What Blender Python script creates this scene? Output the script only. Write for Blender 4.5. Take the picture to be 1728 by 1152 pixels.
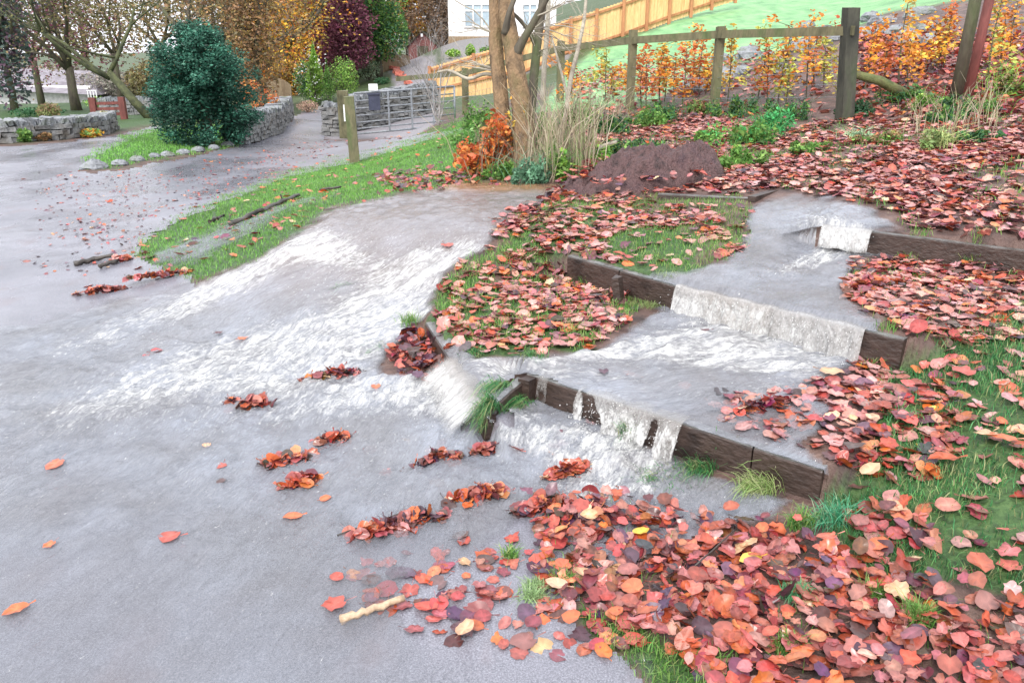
import bpy, math, random
import numpy as np
from math import radians as R
from mathutils import Vector
random.seed(7); RNG = np.random.default_rng(11)
SC = bpy.context.scene
for o in list(bpy.data.objects): bpy.data.objects.remove(o)
COL = SC.collection

# ------------------------------------------------------------------ camera
F = 1344.0; PITCH = math.atan(486/1344.0); EYE = 1.6
cam_d = bpy.data.cameras.new('camera'); cam = bpy.data.objects.new('camera', cam_d); COL.objects.link(cam)
cam.location = (0, 0, EYE); cam.rotation_euler = (math.pi/2-PITCH, 0, 0)
cam_d.sensor_width = 36; cam_d.lens = 28; cam_d.clip_end = 2000; cam_d.clip_start = .05
SC.camera = cam
# ------------------------------------------------------------------ light
SUN_EL, SUN_AZ = 48, 200        # azimuth clockwise from +Y
w = bpy.data.worlds.new('World'); SC.world = w; w.use_nodes = True
nt = w.node_tree; nt.nodes.clear()
sky = nt.nodes.new('ShaderNodeTexSky'); sky.sky_type = 'NISHITA'; sky.sun_disc = False
sky.sun_elevation = R(SUN_EL); sky.sun_rotation = R(SUN_AZ); sky.air_density = 1.0; sky.dust_density = 5.0; sky.ozone_density = 1.0
hs = nt.nodes.new('ShaderNodeHueSaturation'); hs.inputs['Saturation'].default_value = .32   # cloud-covered sky: pale
mixw = nt.nodes.new('ShaderNodeMixRGB'); mixw.inputs[0].default_value = .6; mixw.inputs[2].default_value = (10.0, 10.3, 11.1, 1)
bgn = nt.nodes.new('ShaderNodeBackground'); bgn.inputs['Strength'].default_value = .11
out = nt.nodes.new('ShaderNodeOutputWorld')
nt.links.new(sky.outputs[0], hs.inputs['Color']); nt.links.new(hs.outputs[0], mixw.inputs[1])
nt.links.new(mixw.outputs[0], bgn.inputs['Color']); nt.links.new(bgn.outputs[0], out.inputs['Surface'])
sd = bpy.data.lights.new('sun', 'SUN'); sd.energy = 1.3; sd.angle = R(14); sd.color = (1, .97, .92)
so = bpy.data.objects.new('sun', sd); COL.objects.link(so)
az = R(SUN_AZ); el = R(SUN_EL)
sv = Vector((math.sin(az)*math.cos(el), math.cos(az)*math.cos(el), math.sin(el)))
so.rotation_euler = sv.to_track_quat('Z', 'Y').to_euler(); so.location = sv*50
SC.view_settings.view_transform = 'Standard'; SC.view_settings.look = 'None'
SC.view_settings.gamma = 1; SC.view_settings.exposure = 1.16; SC.view_settings.use_curve_mapping = False

# ------------------------------------------------------------------ maths helpers
SP, CP_ = math.sin(PITCH), math.cos(PITCH)
def P(px, py, Z):
    u = (px-864)/F; v = (py-576)/F
    return np.array([u*Z, Z*(CP_-v*SP), EYE-Z*(SP+v*CP_)])
def PH(px, py, h):                                     # pixel seen at a known height
    v = (py-576)/F
    return P(px, py, (EYE-h)/(SP+v*CP_))
def proj(p):
    x, y, z = p[..., 0], p[..., 1], p[..., 2]-EYE
    Z = y*CP_ - z*SP; up = y*SP + z*CP_
    Z = np.maximum(Z, .05)
    return 864+F*x/Z, 576-F*up/Z, Z
def _hash(ix, iy, seed):
    n = (ix*374761393 + iy*668265263 + seed*1274126177) & 0xffffffff
    n = ((n ^ (n >> 13))*1274126177) & 0xffffffff
    return ((n ^ (n >> 16)) & 0xffff)/65535.0
def vnoise(x, y, seed=0):
    x = np.asarray(x, float); y = np.asarray(y, float)
    ix = np.floor(x).astype(np.int64); iy = np.floor(y).astype(np.int64)
    fx = x-ix; fy = y-iy; fx = fx*fx*(3-2*fx); fy = fy*fy*(3-2*fy)
    a = _hash(ix, iy, seed); b = _hash(ix+1, iy, seed); c = _hash(ix, iy+1, seed); d = _hash(ix+1, iy+1, seed)
    return (a*(1-fx)+b*fx)*(1-fy)+(c*(1-fx)+d*fx)*fy
def fbm(x, y, seed=0, o=4):
    s = 0; a = .5; t = 0
    for k in range(o):
        s = s+a*vnoise(np.asarray(x)*2**k, np.asarray(y)*2**k, seed+k*17); t += a; a *= .5
    return s/t                                          # 0..1
def sstep(a, b, x):
    t = np.clip((x-a)/(b-a), 0, 1); return t*t*(3-2*t)
def polysd(poly, x, y):
    """signed distance, positive inside"""
    poly = np.array(poly, float); n = len(poly)
    d = np.full(x.shape, 1e18); ins = np.zeros(x.shape, bool)
    for i in range(n):
        ax, ay = poly[i]; bx, by = poly[(i+1) % n]
        ex, ey = bx-ax, by-ay; L = ex*ex+ey*ey+1e-9
        t = np.clip(((x-ax)*ex+(y-ay)*ey)/L, 0, 1)
        d = np.minimum(d, (x-ax-t*ex)**2+(y-ay-t*ey)**2)
        c = ((ay > y) != (by > y)) & (x < (bx-ax)*(y-ay)/(by-ay+1e-12)+ax)
        ins ^= c
    d = np.sqrt(d); return np.where(ins, d, -d)

# ------------------------------------------------------------------ terrain height
def k1(p, q): return [PH(*p)[:2], PH(*q)[:2]]
# kerbs: (line of top front edge, step height, mid height)
KERB1 = [PH(888, 632, .18), PH(1150, 716, .17), PH(1388, 795, .16)]
KERB2 = [PH(958, 432, .38), PH(1150, 487, .38), PH(1525, 574, .38)]
KERB3 = [PH(1385, 383, .55), PH(1470, 392, .55), PH(1745, 426, .55)]
KERB4 = [PH(1110, 328, .56), PH(1270, 336, .56)]
KERBL = [PH(718, 545, .17), PH(820, 700, .15)]
KERBS_ = [PH(820, 698, .15), PH(888, 640, .17)]
KLIST = [(KERB1, .13, .105), (KERB2, .17, .295), (KERB3, .16, .47), (KERBL, .10, .11), (KERBS_, .05, .12)]
CPT = []
def ch(*a):
    for px, py, h in a: p = PH(px, py, h); CPT.append((p[0], p[1], h))
def cz(*a):
    for px, py, Z in a: p = P(px, py, Z); CPT.append(tuple(p))
ch((-200,1150,0),(400,1150,0),(900,1150,0),(1300,1150,.03),(1728,1150,.08),(-200,850,0),(300,850,0),(700,850,0),(1000,850,.01),
   (1200,870,.02),(1300,900,.04),(1450,900,.08),(1728,950,.13),(2100,900,.2),(0,650,0),(300,650,0),(560,680,.01),(720,700,.03),(850,760,.03))
for K, st, mid in KLIST:
    for a, b in zip(K[:-1], K[1:]):
        for t in (0.02, .5, .98): q = a*(1-t)+b*t; CPT.append((q[0], q[1], mid))
ch((1400,720,.19),(1300,640,.2),(1000,600,.2),(1500,680,.25),(1650,700,.28),(1728,800,.25),(1600,850,.17),(1470,800,.16),
   (1300,430,.40),(1500,480,.40),(1600,520,.40),(1728,500,.43),(1100,410,.42),(1200,450,.40),(1728,600,.36),(1620,600,.33),
   (1000,540,.25),(900,560,.22),(860,480,.3),(760,500,.24),(1050,500,.28),(770,560,.18),(690,600,.08),
   (1450,355,.58),(1330,345,.55),(1728,390,.62),(1000,350,.47),(1200,350,.52),(950,330,.46),(850,400,.41),
   (840,318,.42),(740,318,.42),(640,345,.40),(560,385,.37),(700,400,.39),(780,420,.37),(490,425,.27),(500,490,.12),(600,490,.17),
   (700,490,.2),(400,520,.03),(600,580,.03),(670,570,.07),(350,470,.08),(250,500,0),(400,400,.17),(450,345,.17),(300,400,.05),
   (560,340,.31),(500,300,.02),(650,290,.22),(700,290,.32),(780,290,.42),(0,300,0),(200,330,0),(-300,300,0))
cz((600,275,12.4),(720,240,13),(740,212,15),(780,225,12),(400,265,13.5),(150,250,14),(500,220,20),(550,232,19.5),(700,230,20),
   (400,243,16.5),(340,240,16),(250,225,18),(100,215,20),(0,225,18),(520,190,24),(650,160,30),(690,130,38),(700,108,50),(710,98,60),
   (100,200,25),(0,190,30),(200,190,30),(0,165,60),(450,165,32),(600,140,40),(1410,205,9.2),(1204,190,11),(1063,185,12),(945,172,14),
   (785,195,17),(1600,160,9.5),(1728,200,7.5),(1728,300,5.6),(1500,300,6.2),(1400,250,7.6),(1250,270,7.5),(1100,290,7.4),(1000,230,9.5),
   (1550,220,8),(870,290,8),(900,200,11),(1005,82,33),(1130,40,33),(962,94,33),(880,130,33),(727,178,33),(1063,120,20),(1204,100,18),
   (1300,60,22),(1400,110,12.5),(1500,60,14),(1650,60,13),(1728,100,11),(1200,20,36),(1400,0,32),(1728,-100,26),(790,66,45),(950,60,45),
   (950,10,70),(600,110,80),(100,150,80),(-500,150,80),(-600,220,20),(-700,500,6),(864,60,200),(1600,-100,150),(2300,200,9),(2300,600,4.2))
CPT = np.array(CPT)
def _st(x, y): yy = np.maximum(y, -1.0)+2.0; return np.stack([2.2*x/yy, 1.6*np.log(yy)], -1)
_c = _st(CPT[:, 0], CPT[:, 1]); _n = len(_c)
def _phi(r2): return .5*r2*np.log(r2+1e-9)
_A = _phi(((_c[:, None]-_c[None])**2).sum(-1)) + np.eye(_n)*2e-3
_Pm = np.hstack([np.ones((_n, 1)), _c]); _M = np.block([[_A, _Pm], [_Pm.T, np.zeros((3, 3))]])
_w = np.linalg.solve(_M, np.concatenate([CPT[:, 2], np.zeros(3)]))
def base_h(x, y):
    s = _st(x, y); o = np.zeros(len(s))
    for i in range(0, len(s), 20000):
        q = s[i:i+20000]; r2 = ((q[:, None]-_c[None])**2).sum(-1)
        o[i:i+20000] = _phi(r2)@_w[:_n] + _w[_n] + q@_w[_n+1:]
    return np.clip(o, -2.5, 9)
def kdist(K, x, y):
    """signed perpendicular distance to the kerb (upper side positive) and the overshoot past its ends"""
    bd = np.full(x.shape, 1e9); sg = np.zeros(x.shape); over = np.zeros(x.shape)
    n = len(K)-1
    for i in range(n):
        a, b = K[i][:2], K[i+1][:2]; e = b-a; L = np.hypot(*e); e = e/L; nrm = np.array([-e[1], e[0]])
        t = (x-a[0])*e[0]+(y-a[1])*e[1]; s = (x-a[0])*nrm[0]+(y-a[1])*nrm[1]
        tc = np.clip(t, 0, L); d = np.hypot(t-tc, s)
        ov = np.where((t < 0) & (i == 0), -t, np.where((t > L) & (i == n-1), t-L, 0))
        m = d < bd; bd = np.where(m, d, bd); sg = np.where(m, s, sg); over = np.where(m, ov, over)
    return sg, over, bd
def H(x, y, detail=True):
    x = np.atleast_1d(np.asarray(x, float)); y = np.atleast_1d(np.asarray(y, float)); sh = x.shape
    x = x.ravel(); y = y.ravel(); h = base_h(x, y)
    near = (y < 9) & (y > 1)
    if near.any():
        xn, yn = x[near], y[near]; add = np.zeros(len(xn))
        for K, st, mid in KLIST:
            s, ov, bd = kdist(K, xn, yn)
            s = s-.03                                   # the step falls inside the board's thickness
            g = 1-sstep(0, .28, ov); stp = np.clip(s/.012, -1, 1)*.5
            add += st*stp*np.exp(-np.abs(s)/.55)*g
        h[near] += add
    if detail:
        n = (fbm(x*3.1, y*3.1, 5, 3)-.5)*.02*sstep(1, 3, y) + (fbm(x*.5, y*.5, 9, 2)-.5)*.25*sstep(12, 30, y)
        h = h+n
    return h.reshape(sh)
_T = np.geomspace(1.2, 260, 700)
def G(px, py):
    """where the ray through a pixel meets the ground"""
    pts = np.array([P(px, py, t) for t in _T]); hh = H(pts[:, 0], pts[:, 1])
    b = np.nonzero(pts[:, 2] < hh)[0]
    if len(b) == 0 or b[0] == 0: return pts[-1]
    i = b[0]; a0, a1 = pts[i-1, 2]-hh[i-1], hh[i]-pts[i, 2]; t = a0/(a0+a1)
    q = pts[i-1]*(1-t)+pts[i]*t; q[2] = H(q[0], q[1])[0]; return q
def GZ(px, Z):
    """ground point in the direction of column px at depth Z"""
    q = P(px, 300, Z); x, y = q[0], q[1]; return np.array([x, y, H(x, y)[0]])

# ------------------------------------------------------------------ object helpers
ORG = {}
def tag(o, label=None, cat=None, group=None, kind=None):
    if label: o['label'] = label
    if cat: o['category'] = cat
    if group: o['group'] = group
    if kind: o['kind'] = kind
    return o
def thing(name, label, cat, loc, group=None):
    o = bpy.data.objects.new(name, None); COL.objects.link(o); o.location = tuple(loc); o.empty_display_size = .1
    ORG[o.name] = np.array(loc, float); return tag(o, label, cat, group)
class MB:
    def __init__(s): s.v = []; s.f = []; s.n = 0; s.c = []
    def add(s, v, f, col=None):
        v = np.asarray(v, float); s.v.append(v); s.f += [tuple(i+s.n for i in q) for q in f]; s.n += len(v)
        s.c.append(np.tile(np.array(col if col is not None else (1, 1, 1)), (len(v), 1)))
    def box(s, c, size, rot=0, tilt=None, jit=0, col=None):
        v = np.array([[x, y, z] for x in (-.5, .5) for y in (-.5, .5) for z in (-.5, .5)])*np.array(size)
        if jit: v += RNG.normal(0, jit, v.shape)
        if tilt is not None:
            cx, sx = math.cos(tilt), math.sin(tilt); v = v@np.array([[cx, 0, sx], [0, 1, 0], [-sx, 0, cx]])
        cr, sr = math.cos(rot), math.sin(rot); v = v@np.array([[cr, sr, 0], [-sr, cr, 0], [0, 0, 1]])
        s.add(v+np.array(c), [(0, 1, 3, 2), (4, 6, 7, 5), (0, 4, 5, 1), (2, 3, 7, 6), (0, 2, 6, 4), (1, 5, 7, 3)], col)
    def bar(s, a, b, wx, wz):
        """rectangular bar from a to b, wx horizontal, wz vertical"""
        a = np.array(a, float); b = np.array(b, float); d = b-a; d /= np.linalg.norm(d)
        sd_ = np.cross(d, (0, 0, 1.)); 
        if np.linalg.norm(sd_) < 1e-3: sd_ = np.array([1., 0, 0])
        sd_ /= np.linalg.norm(sd_); up = np.cross(sd_, d)
        v = [p+i*sd_*wx/2+j*up*wz/2 for p in (a, b) for i, j in ((-1, -1), (1, -1), (1, 1), (-1, 1))]
        s.add(v, [(0, 1, 2, 3), (7, 6, 5, 4), (0, 4, 5, 1), (1, 5, 6, 2), (2, 6, 7, 3), (3, 7, 4, 0)])
    def tube(s, pts, rad, n=8, rough=0, col=None):
        pts = np.array(pts, float); m = len(pts); V = []
        rad = np.broadcast_to(np.asarray(rad, float), (m,))
        for i in range(m):
            d = pts[min(i+1, m-1)]-pts[max(i-1, 0)]; d /= np.linalg.norm(d)+1e-9
            a = np.cross(d, (0.31, .95, .05)); a /= np.linalg.norm(a)+1e-9; b = np.cross(d, a)
            for k in range(n):
                th = 2*math.pi*k/n; r = rad[i]*(1+(RNG.normal(0, rough) if rough else 0))
                V.append(pts[i]+r*(math.cos(th)*a+math.sin(th)*b))
        Fc = [(i*n+k, i*n+(k+1) % n, (i+1)*n+(k+1) % n, (i+1)*n+k) for i in range(m-1) for k in range(n)]
        Fc.append(tuple(range(n))[::-1]); Fc.append(tuple((m-1)*n+k for k in range(n)))
        s.add(V, Fc, col)
    def build(s, name, mat, parent=None, origin=None, smooth=False):
        V = np.concatenate(s.v) if s.v else np.zeros((0, 3)); C = np.concatenate(s.c)
        return mesh_obj(name, V, s.f, mat, parent, origin, smooth, C)
def mesh_obj(name, V, faces, mat, parent=None, origin=None, smooth=False, C=None, loops=None):
    me = bpy.data.meshes.new(name)
    o_w = ORG[parent.name] if parent is not None else (np.array(origin, float) if origin is not None else np.zeros(3))
    V = V-o_w
    if loops is not None:                               # (flat index array, per-face counts)
        idx, cnt = loops; me.vertices.add(len(V)); me.vertices.foreach_set('co', V.ravel().astype(np.float32))
        me.loops.add(len(idx)); me.loops.foreach_set('vertex_index', idx.astype(np.int32))
        me.polygons.add(len(cnt)); st = np.concatenate([[0], np.cumsum(cnt)[:-1]]).astype(np.int32)
        me.polygons.foreach_set('loop_start', st); me.polygons.foreach_set('loop_total', cnt.astype(np.int32))
        me.update(calc_edges=True); me.validate()
    else:
        me.from_pydata(V.tolist(), [], faces); me.update()
    if C is not None and len(C) == len(me.vertices):
        a = me.color_attributes.new('col', 'FLOAT_COLOR', 'POINT')
        a.data.foreach_set('color', np.hstack([C, np.ones((len(C), 1))]).astype(np.float32).ravel())
    if smooth: me.polygons.foreach_set('use_smooth', np.ones(len(me.polygons), bool))
    if mat: me.materials.append(mat)
    o = bpy.data.objects.new(name, me); COL.objects.link(o)
    if parent is not None: o.parent = parent
    else: o.location = tuple(o_w)
    ORG[o.name] = o_w; return o
def fattr(o, name, vals):
    a = o.data.attributes.new(name, 'FLOAT', 'POINT'); a.data.foreach_set('value', np.asarray(vals, np.float32))

# ------------------------------------------------------------------ materials
class NT:
    def __init__(s, name):
        s.m = bpy.data.materials.new(name); s.m.use_nodes = True; s.t = s.m.node_tree; s.t.nodes.clear()
        s.out = s.n('ShaderNodeOutputMaterial')
    def n(s, typ, **kw):
        nd = s.t.nodes.new(typ)
        for k, v in kw.items(): setattr(nd, k, v)
        return nd
    def l(s, a, b): s.t.links.new(a, b)
    def set(s, sock, v):
        if hasattr(v, 'links') or isinstance(v, bpy.types.NodeSocket): s.l(v, sock)
        else: sock.default_value = v
    def noise(s, vec, scale, detail=4, rough=.55, dist=0):
        nd = s.n('ShaderNodeTexNoise'); nd.inputs['Scale'].default_value = scale; nd.inputs['Detail'].default_value = detail
        nd.inputs['Roughness'].default_value = rough; nd.inputs['Distortion'].default_value = dist
        if vec: s.l(vec, nd.inputs['Vector'])
        return nd.outputs['Fac']
    def pos(s): return s.n('ShaderNodeNewGeometry').outputs['Position']
    def obj(s): return s.n('ShaderNodeTexCoord').outputs['Object']
    def mapv(s, vec, sc):
        m = s.n('ShaderNodeMapping'); s.l(vec, m.inputs['Vector']); m.inputs['Scale'].default_value = sc; return m.outputs[0]
    def ramp(s, fac, stops):
        r = s.n('ShaderNodeValToRGB'); e = r.color_ramp.elements
        while len(e) < len(stops): e.new(.5)
        for q, (p, c) in zip(e, stops): q.position = p; q.color = (*c, 1) if len(c) == 3 else c
        s.l(fac, r.inputs[0]); return r.outputs[0]
    def mix(s, f, a, b, mode='MIX'):
        m = s.n('ShaderNodeMixRGB', blend_type=mode)
        for sk, v in zip(m.inputs, (f, a, b)):
            if isinstance(v, tuple) and len(v) == 3: v = (*v, 1)
            s.set(sk, v)
        return m.outputs[0]
    def math(s, op, a, b=0., clamp=False):
        m = s.n('ShaderNodeMath', operation=op); m.use_clamp = clamp; s.set(m.inputs[0], a); s.set(m.inputs[1], b); return m.outputs[0]
    def attr(s, name, vec=False):
        a = s.n('ShaderNodeAttribute', attribute_name=name); return a.outputs['Color'] if vec else a.outputs['Fac']
    def bump(s, h, strength=.5, dist=.01, normal=None):
        b = s.n('ShaderNodeBump'); s.set(b.inputs['Strength'], strength); b.inputs['Distance'].default_value = dist
        s.l(h, b.inputs['Height'])
        if normal: s.l(normal, b.inputs['Normal'])
        return b.outputs[0]
    def bsdf(s, col, rough=.7, normal=None, spec=.5, **kw):
        b = s.n('ShaderNodeBsdfPrincipled')
        if isinstance(col, tuple): col = (*col, 1)
        s.set(b.inputs['Base Color'], col); s.set(b.inputs['Roughness'], rough); s.set(b.inputs['Specular IOR Level'], spec)
        if normal: s.l(normal, b.inputs['Normal'])
        for k, v in kw.items(): s.set(b.inputs[k], v)
        return b.outputs[0]
    def done(s, sh): s.l(sh, s.out.inputs['Surface']); return s.m
def m_two(name, a, b, scale=6, rough=.75, bump=.4, bdist=.01, stretch=None, spec=.4, c=None):
    t = NT(name); v = t.pos()
    if stretch: v = t.mapv(v, stretch)
    n = t.noise(v, scale, 5); st = [(.32, a), (.68, b)]
    if c: st = [(.28, a), (.5, b), (.72, c)]
    col = t.ramp(n, st); fine = t.noise(v, scale*6, 3)
    col = t.mix(.5, col, t.ramp(fine, [(.3, (.55,)*3), (.7, (1.25,)*3)]), 'MULTIPLY')
    return t.done(t.bsdf(col, rough, t.bump(fine, bump, bdist), spec))
def m_attr(name, rough=.5, spec=.5, trans=0., var=.35, sc=60, bump=.15):
    """colour per leaf from the mesh, with fine mottling"""
    t = NT(name); n = t.noise(t.obj(), sc, 3)
    c = t.mix(var, t.attr('col', True), t.ramp(n, [(.3, (.45,)*3), (.7, (1.5,)*3)]), 'MULTIPLY')
    b = t.bsdf(c, rough, t.bump(n, bump, .004), spec)
    if trans:
        tr = t.n('ShaderNodeBsdfTranslucent'); t.l(c, tr.inputs[0]); m = t.n('ShaderNodeMixShader'); m.inputs[0].default_value = trans
        t.l(b, m.inputs[1]); t.l(tr.outputs[0], m.inputs[2]); b = m.outputs[0]
    return t.done(b)
M_LEAF = m_attr('wet_leaf', .32, .65, .12, .4, 70)
M_FOL = m_attr('foliage', .55, .35, .3, .2, 20, 0)
M_GRASS = m_attr('grass_blade', .5, .4, .35, .1, 10, 0)
M_BARK = m_two('bark', (.03, .022, .014), (.22, .14, .075), 6, .8, 1.0, .03, (1, 1, .55), c=(.11, .085, .035))
M_BARKD = m_two('dark_bark', (.035, .03, .025), (.10, .085, .06), 5, .8, .6, .02, (1, 1, .3), c=(.08, .10, .04))
M_TWIG = m_two('twig', (.22, .19, .15), (.42, .38, .30), 8, .8, .3, .004)
M_POST = m_two('mossy_timber', (.06, .06, .03), (.15, .135, .075), 5, .8, .5, .01, (1, 1, .4), c=(.08, .11, .04))
M_POSTD = m_two('dark_timber', (.02, .022, .017), (.06, .06, .045), 5, .8, .5, .01, (1, 1, .4), c=(.045, .07, .028))
M_RED = m_two('red_post', (.10, .03, .025), (.20, .06, .05), 7, .7, .4, .01, (1, 1, .25))
M_BOARD = m_two('fence_board', (.50, .27, .10), (.72, .47, .22), 3, .7, .3, .01, (3, 3, .3), c=(.60, .36, .15))
M_FPOST = m_two('fence_post_wood', (.34, .14, .06), (.48, .22, .10), 3, .7, .3, .01, (3, 3, .3))
M_EDGE = m_two('edging_board', (.012, .008, .007), (.06, .04, .033), 5, .4, .7, .012, (1, 1, 2), spec=.4, c=(.03, .02, .016))
M_EDGET = m_two('edging_grey', (.08, .08, .075), (.20, .20, .195), 12, .3, .5, .006, spec=.6)
M_STONE = m_two('wall_stone', (.04, .042, .04), (.21, .21, .21), 3.5, .6, .8, .02, c=(.11, .095, .075))
M_ROCK = m_two('rock', (.06, .065, .07), (.24, .25, .27), 4, .6, .8, .03, c=(.12, .14, .09))
M_METAL = m_two('galvanised', (.13, .14, .15), (.24, .26, .29), 20, .4, .1, .002, spec=.6)
M_SOILH = m_two('soil_heap', (.018, .010, .010), (.11, .06, .058), 9, .55, 1, .03, c=(.07, .04, .045))
M_WHITE = m_two('render_white', (.75, .73, .74), (.82, .80, .80), 1, .8, .05, .01)
M_GLASS = m_two('window_glass', (.25, .32, .38), (.4, .5, .56), 1, .1, 0, .01, spec=.8)
M_BRICK = m_two('shed_wall', (.16, .06, .06), (.25, .10, .09), 6, .8, .3, .02, (1, 1, 3))
M_SLATE = m_two('roof_tiles', (.16, .14, .16), (.28, .26, .29), 3, .6, .4, .02)
M_SCREEN = m_two('willow_screen', (.22, .15, .09), (.36, .27, .17), 4, .8, .4, .02, (4, 4, .3))
M_BOX = m_two('letterbox', (.03, .035, .06), (.05, .055, .09), 10, .35, .1, .002)
M_PAPER = m_two('notice', (.8, .8, .82), (.85, .85, .85), 10, .5, 0, .002)
M_LOG = m_two('wet_log', (.02, .017, .015), (.07, .055, .045), 12, .4, .8, .01, spec=.6)
M_TAN = m_two('stripped_branch', (.30, .20, .12), (.50, .36, .24), 14, .5, .6, .006, c=(.18, .12, .08))
M_BRICKRED = m_two('red_edging', (.45, .10, .07), (.62, .22, .16), 12, .7, .4, .01)

# ground: soil and turf blended by a mask on the mesh
t = NT('ground'); p = t.pos()
n1 = t.noise(p, 5, 6); n2 = t.noise(p, 40, 4); n3 = t.noise(p, 1.2, 3)
soil = t.ramp(n1, [(.3, (.035, .024, .022)), (.5, (.10, .06, .05)), (.7, (.17, .11, .09))])
turf = t.ramp(n2, [(.25, (.02, .035, .014)), (.5, (.04, .085, .025)), (.75, (.08, .14, .045))])
turf = t.mix(.45, turf, t.ramp(n3, [(.3, (.7, .75, .6)), (.7, (1.25, 1.2, 1.1))]), 'MULTIPLY')
hill = t.ramp(t.noise(t.mapv(p, (1, .25, 1)), 3, 5), [(.3, (.10, .24, .10)), (.6, (.20, .40, .17)), (.8, (.30, .42, .20))])
g = t.mix(t.attr('hill'), turf, hill)
c = t.mix(t.attr('grass'), soil, g)
c = t.mix(t.attr('gravel'), c, t.ramp(n2, [(.3, (.14, .13, .14)), (.7, (.30, .28, .30))]))
M_GROUND = t.done(t.bsdf(c, .65, t.bump(t.mix(.5, n1, n2), .9, .03), .4))
# tarmac
t = NT('tarmac'); p = t.pos()
n1 = t.noise(p, 180, 3, .7); n2 = t.noise(p, .9, 4); n3 = t.noise(t.mapv(p, (1, .5, 1)), 4, 4)
c = t.ramp(n1, [(.3, (.09, .092, .105)), (.5, (.165, .165, .19)), (.72, (.29, .29, .325))])
c = t.mix(.55, c, t.ramp(n2, [(.35, (.75, .74, .76)), (.65, (1.3, 1.27, 1.3))]), 'MULTIPLY')
c = t.mix(t.ramp(n3, [(.55, (0,)*3), (.75, (.5,)*3)]), c, (.17, .12, .12))
wet = t.ramp(t.noise(t.mapv(p, (1, .45, 1)), 1.6, 4), [(.38, (.08,)*3), (.62, (.38,)*3)])
wetm = t.math('MULTIPLY', t.attr('wet'), 1.0)
rg = t.mix(wetm, (.5, .5, .5), wet)
M_ROAD = t.done(t.bsdf(c, rg, t.bump(n1, .35, .004), .6))
# water: milky brown-grey, white where it is broken by air and in painted glints
def water_mat(name, tint, fall=False):
    t = NT(name); uv = t.n('ShaderNodeUVMap', uv_map='flow').outputs[0]; p = t.pos()
    a = t.noise(t.mapv(uv, (5, 22, 1)), 1.0, 6, .65, .6)
    b = t.noise(t.mapv(uv, (26, 85, 1)), 1.0, 4, .65, .4)
    cc = t.noise(p, 55, 3)
    foam = t.attr('foam')
    nn = t.math('ADD', t.math('MULTIPLY', a, .5), t.math('MULTIPLY', b, .3)); nn = t.math('ADD', nn, t.math('MULTIPLY', t.noise(p, 26, 4, .6), .2))
    lo = t.math('SUBTRACT', .74, t.math('MULTIPLY', foam, .32))
    if fall: lo = t.math('SUBTRACT', .72, t.math('MULTIPLY', foam, .33))
    ff = t.math('MULTIPLY', t.math('SUBTRACT', nn, lo), 5.0 if fall else 6.5, True)
    ff = t.math('MULTIPLY', ff, t.math('MULTIPLY', foam, 2.0, True)); ff = t.math('MULTIPLY', ff, t.attr('edge'))
    lump = t.noise(p, 2.2, 3)
    base = t.mix(t.ramp(lump, [(.36, (0,)*3), (.64, (1,)*3)]), tuple(x*k_ for x, k_ in zip(tint, (.90, .85, .80))), tuple(x*1.18 for x in tint))
    base = t.mix(1.0, base, t.ramp(t.math('ADD', t.math('MULTIPLY', b, .6), t.math('MULTIPLY', t.noise(t.mapv(uv, (3, 9, 1)), 1.0, 5), .4)), [(.33, (.72, .72, .72)), (.5, (1, 1, 1)), (.66, (1.22, 1.23, 1.25))]), 'MULTIPLY')  # light and dark of the ripples painted into the water colour along the flow
    base = t.mix(t.attr('mud'), base, (.30, .17, .09))
    glint = t.math('MULTIPLY', t.math('SUBTRACT', t.noise(t.mapv(uv, (30, 75, 1)), 1.0, 3, .7, .5), t.math('SUBTRACT', .655, t.math('MULTIPLY', foam, .09))), 9.0, True); ff = t.math('MAXIMUM', ff, t.math('MULTIPLY', t.math('MULTIPLY', glint, .8), t.attr('edge')))  # small white sparkle highlights painted into the colour, along with the real foam
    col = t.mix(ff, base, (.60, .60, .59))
    rip = t.math('ADD', t.math('MULTIPLY', a, 1.0), t.math('MULTIPLY', b, .5))
    rip = t.math('ADD', rip, t.math('MULTIPLY', cc, .25))
    nb = t.bump(rip, t.math('ADD', .75, t.math('MULTIPLY', foam, .25)) if not fall else .9, .02)
    rough = t.math('ADD', .05, t.math('MULTIPLY', ff, .35))
    sh = t.bsdf(col, rough, nb, 1.0, IOR=1.45)
    tr = t.n('ShaderNodeBsdfTransparent'); m = t.n('ShaderNodeMixShader')
    al = t.math('MAXIMUM', t.attr('opac'), ff)
    t.l(t.math('MULTIPLY', al, t.attr('fade')) if fall else al, m.inputs[0]); t.l(tr.outputs[0], m.inputs[1]); t.l(sh, m.inputs[2])
    return t.done(m.outputs[0])
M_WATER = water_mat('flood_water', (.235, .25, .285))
M_FALL = water_mat('falling_water', (.37, .365, .36), True)

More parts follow.
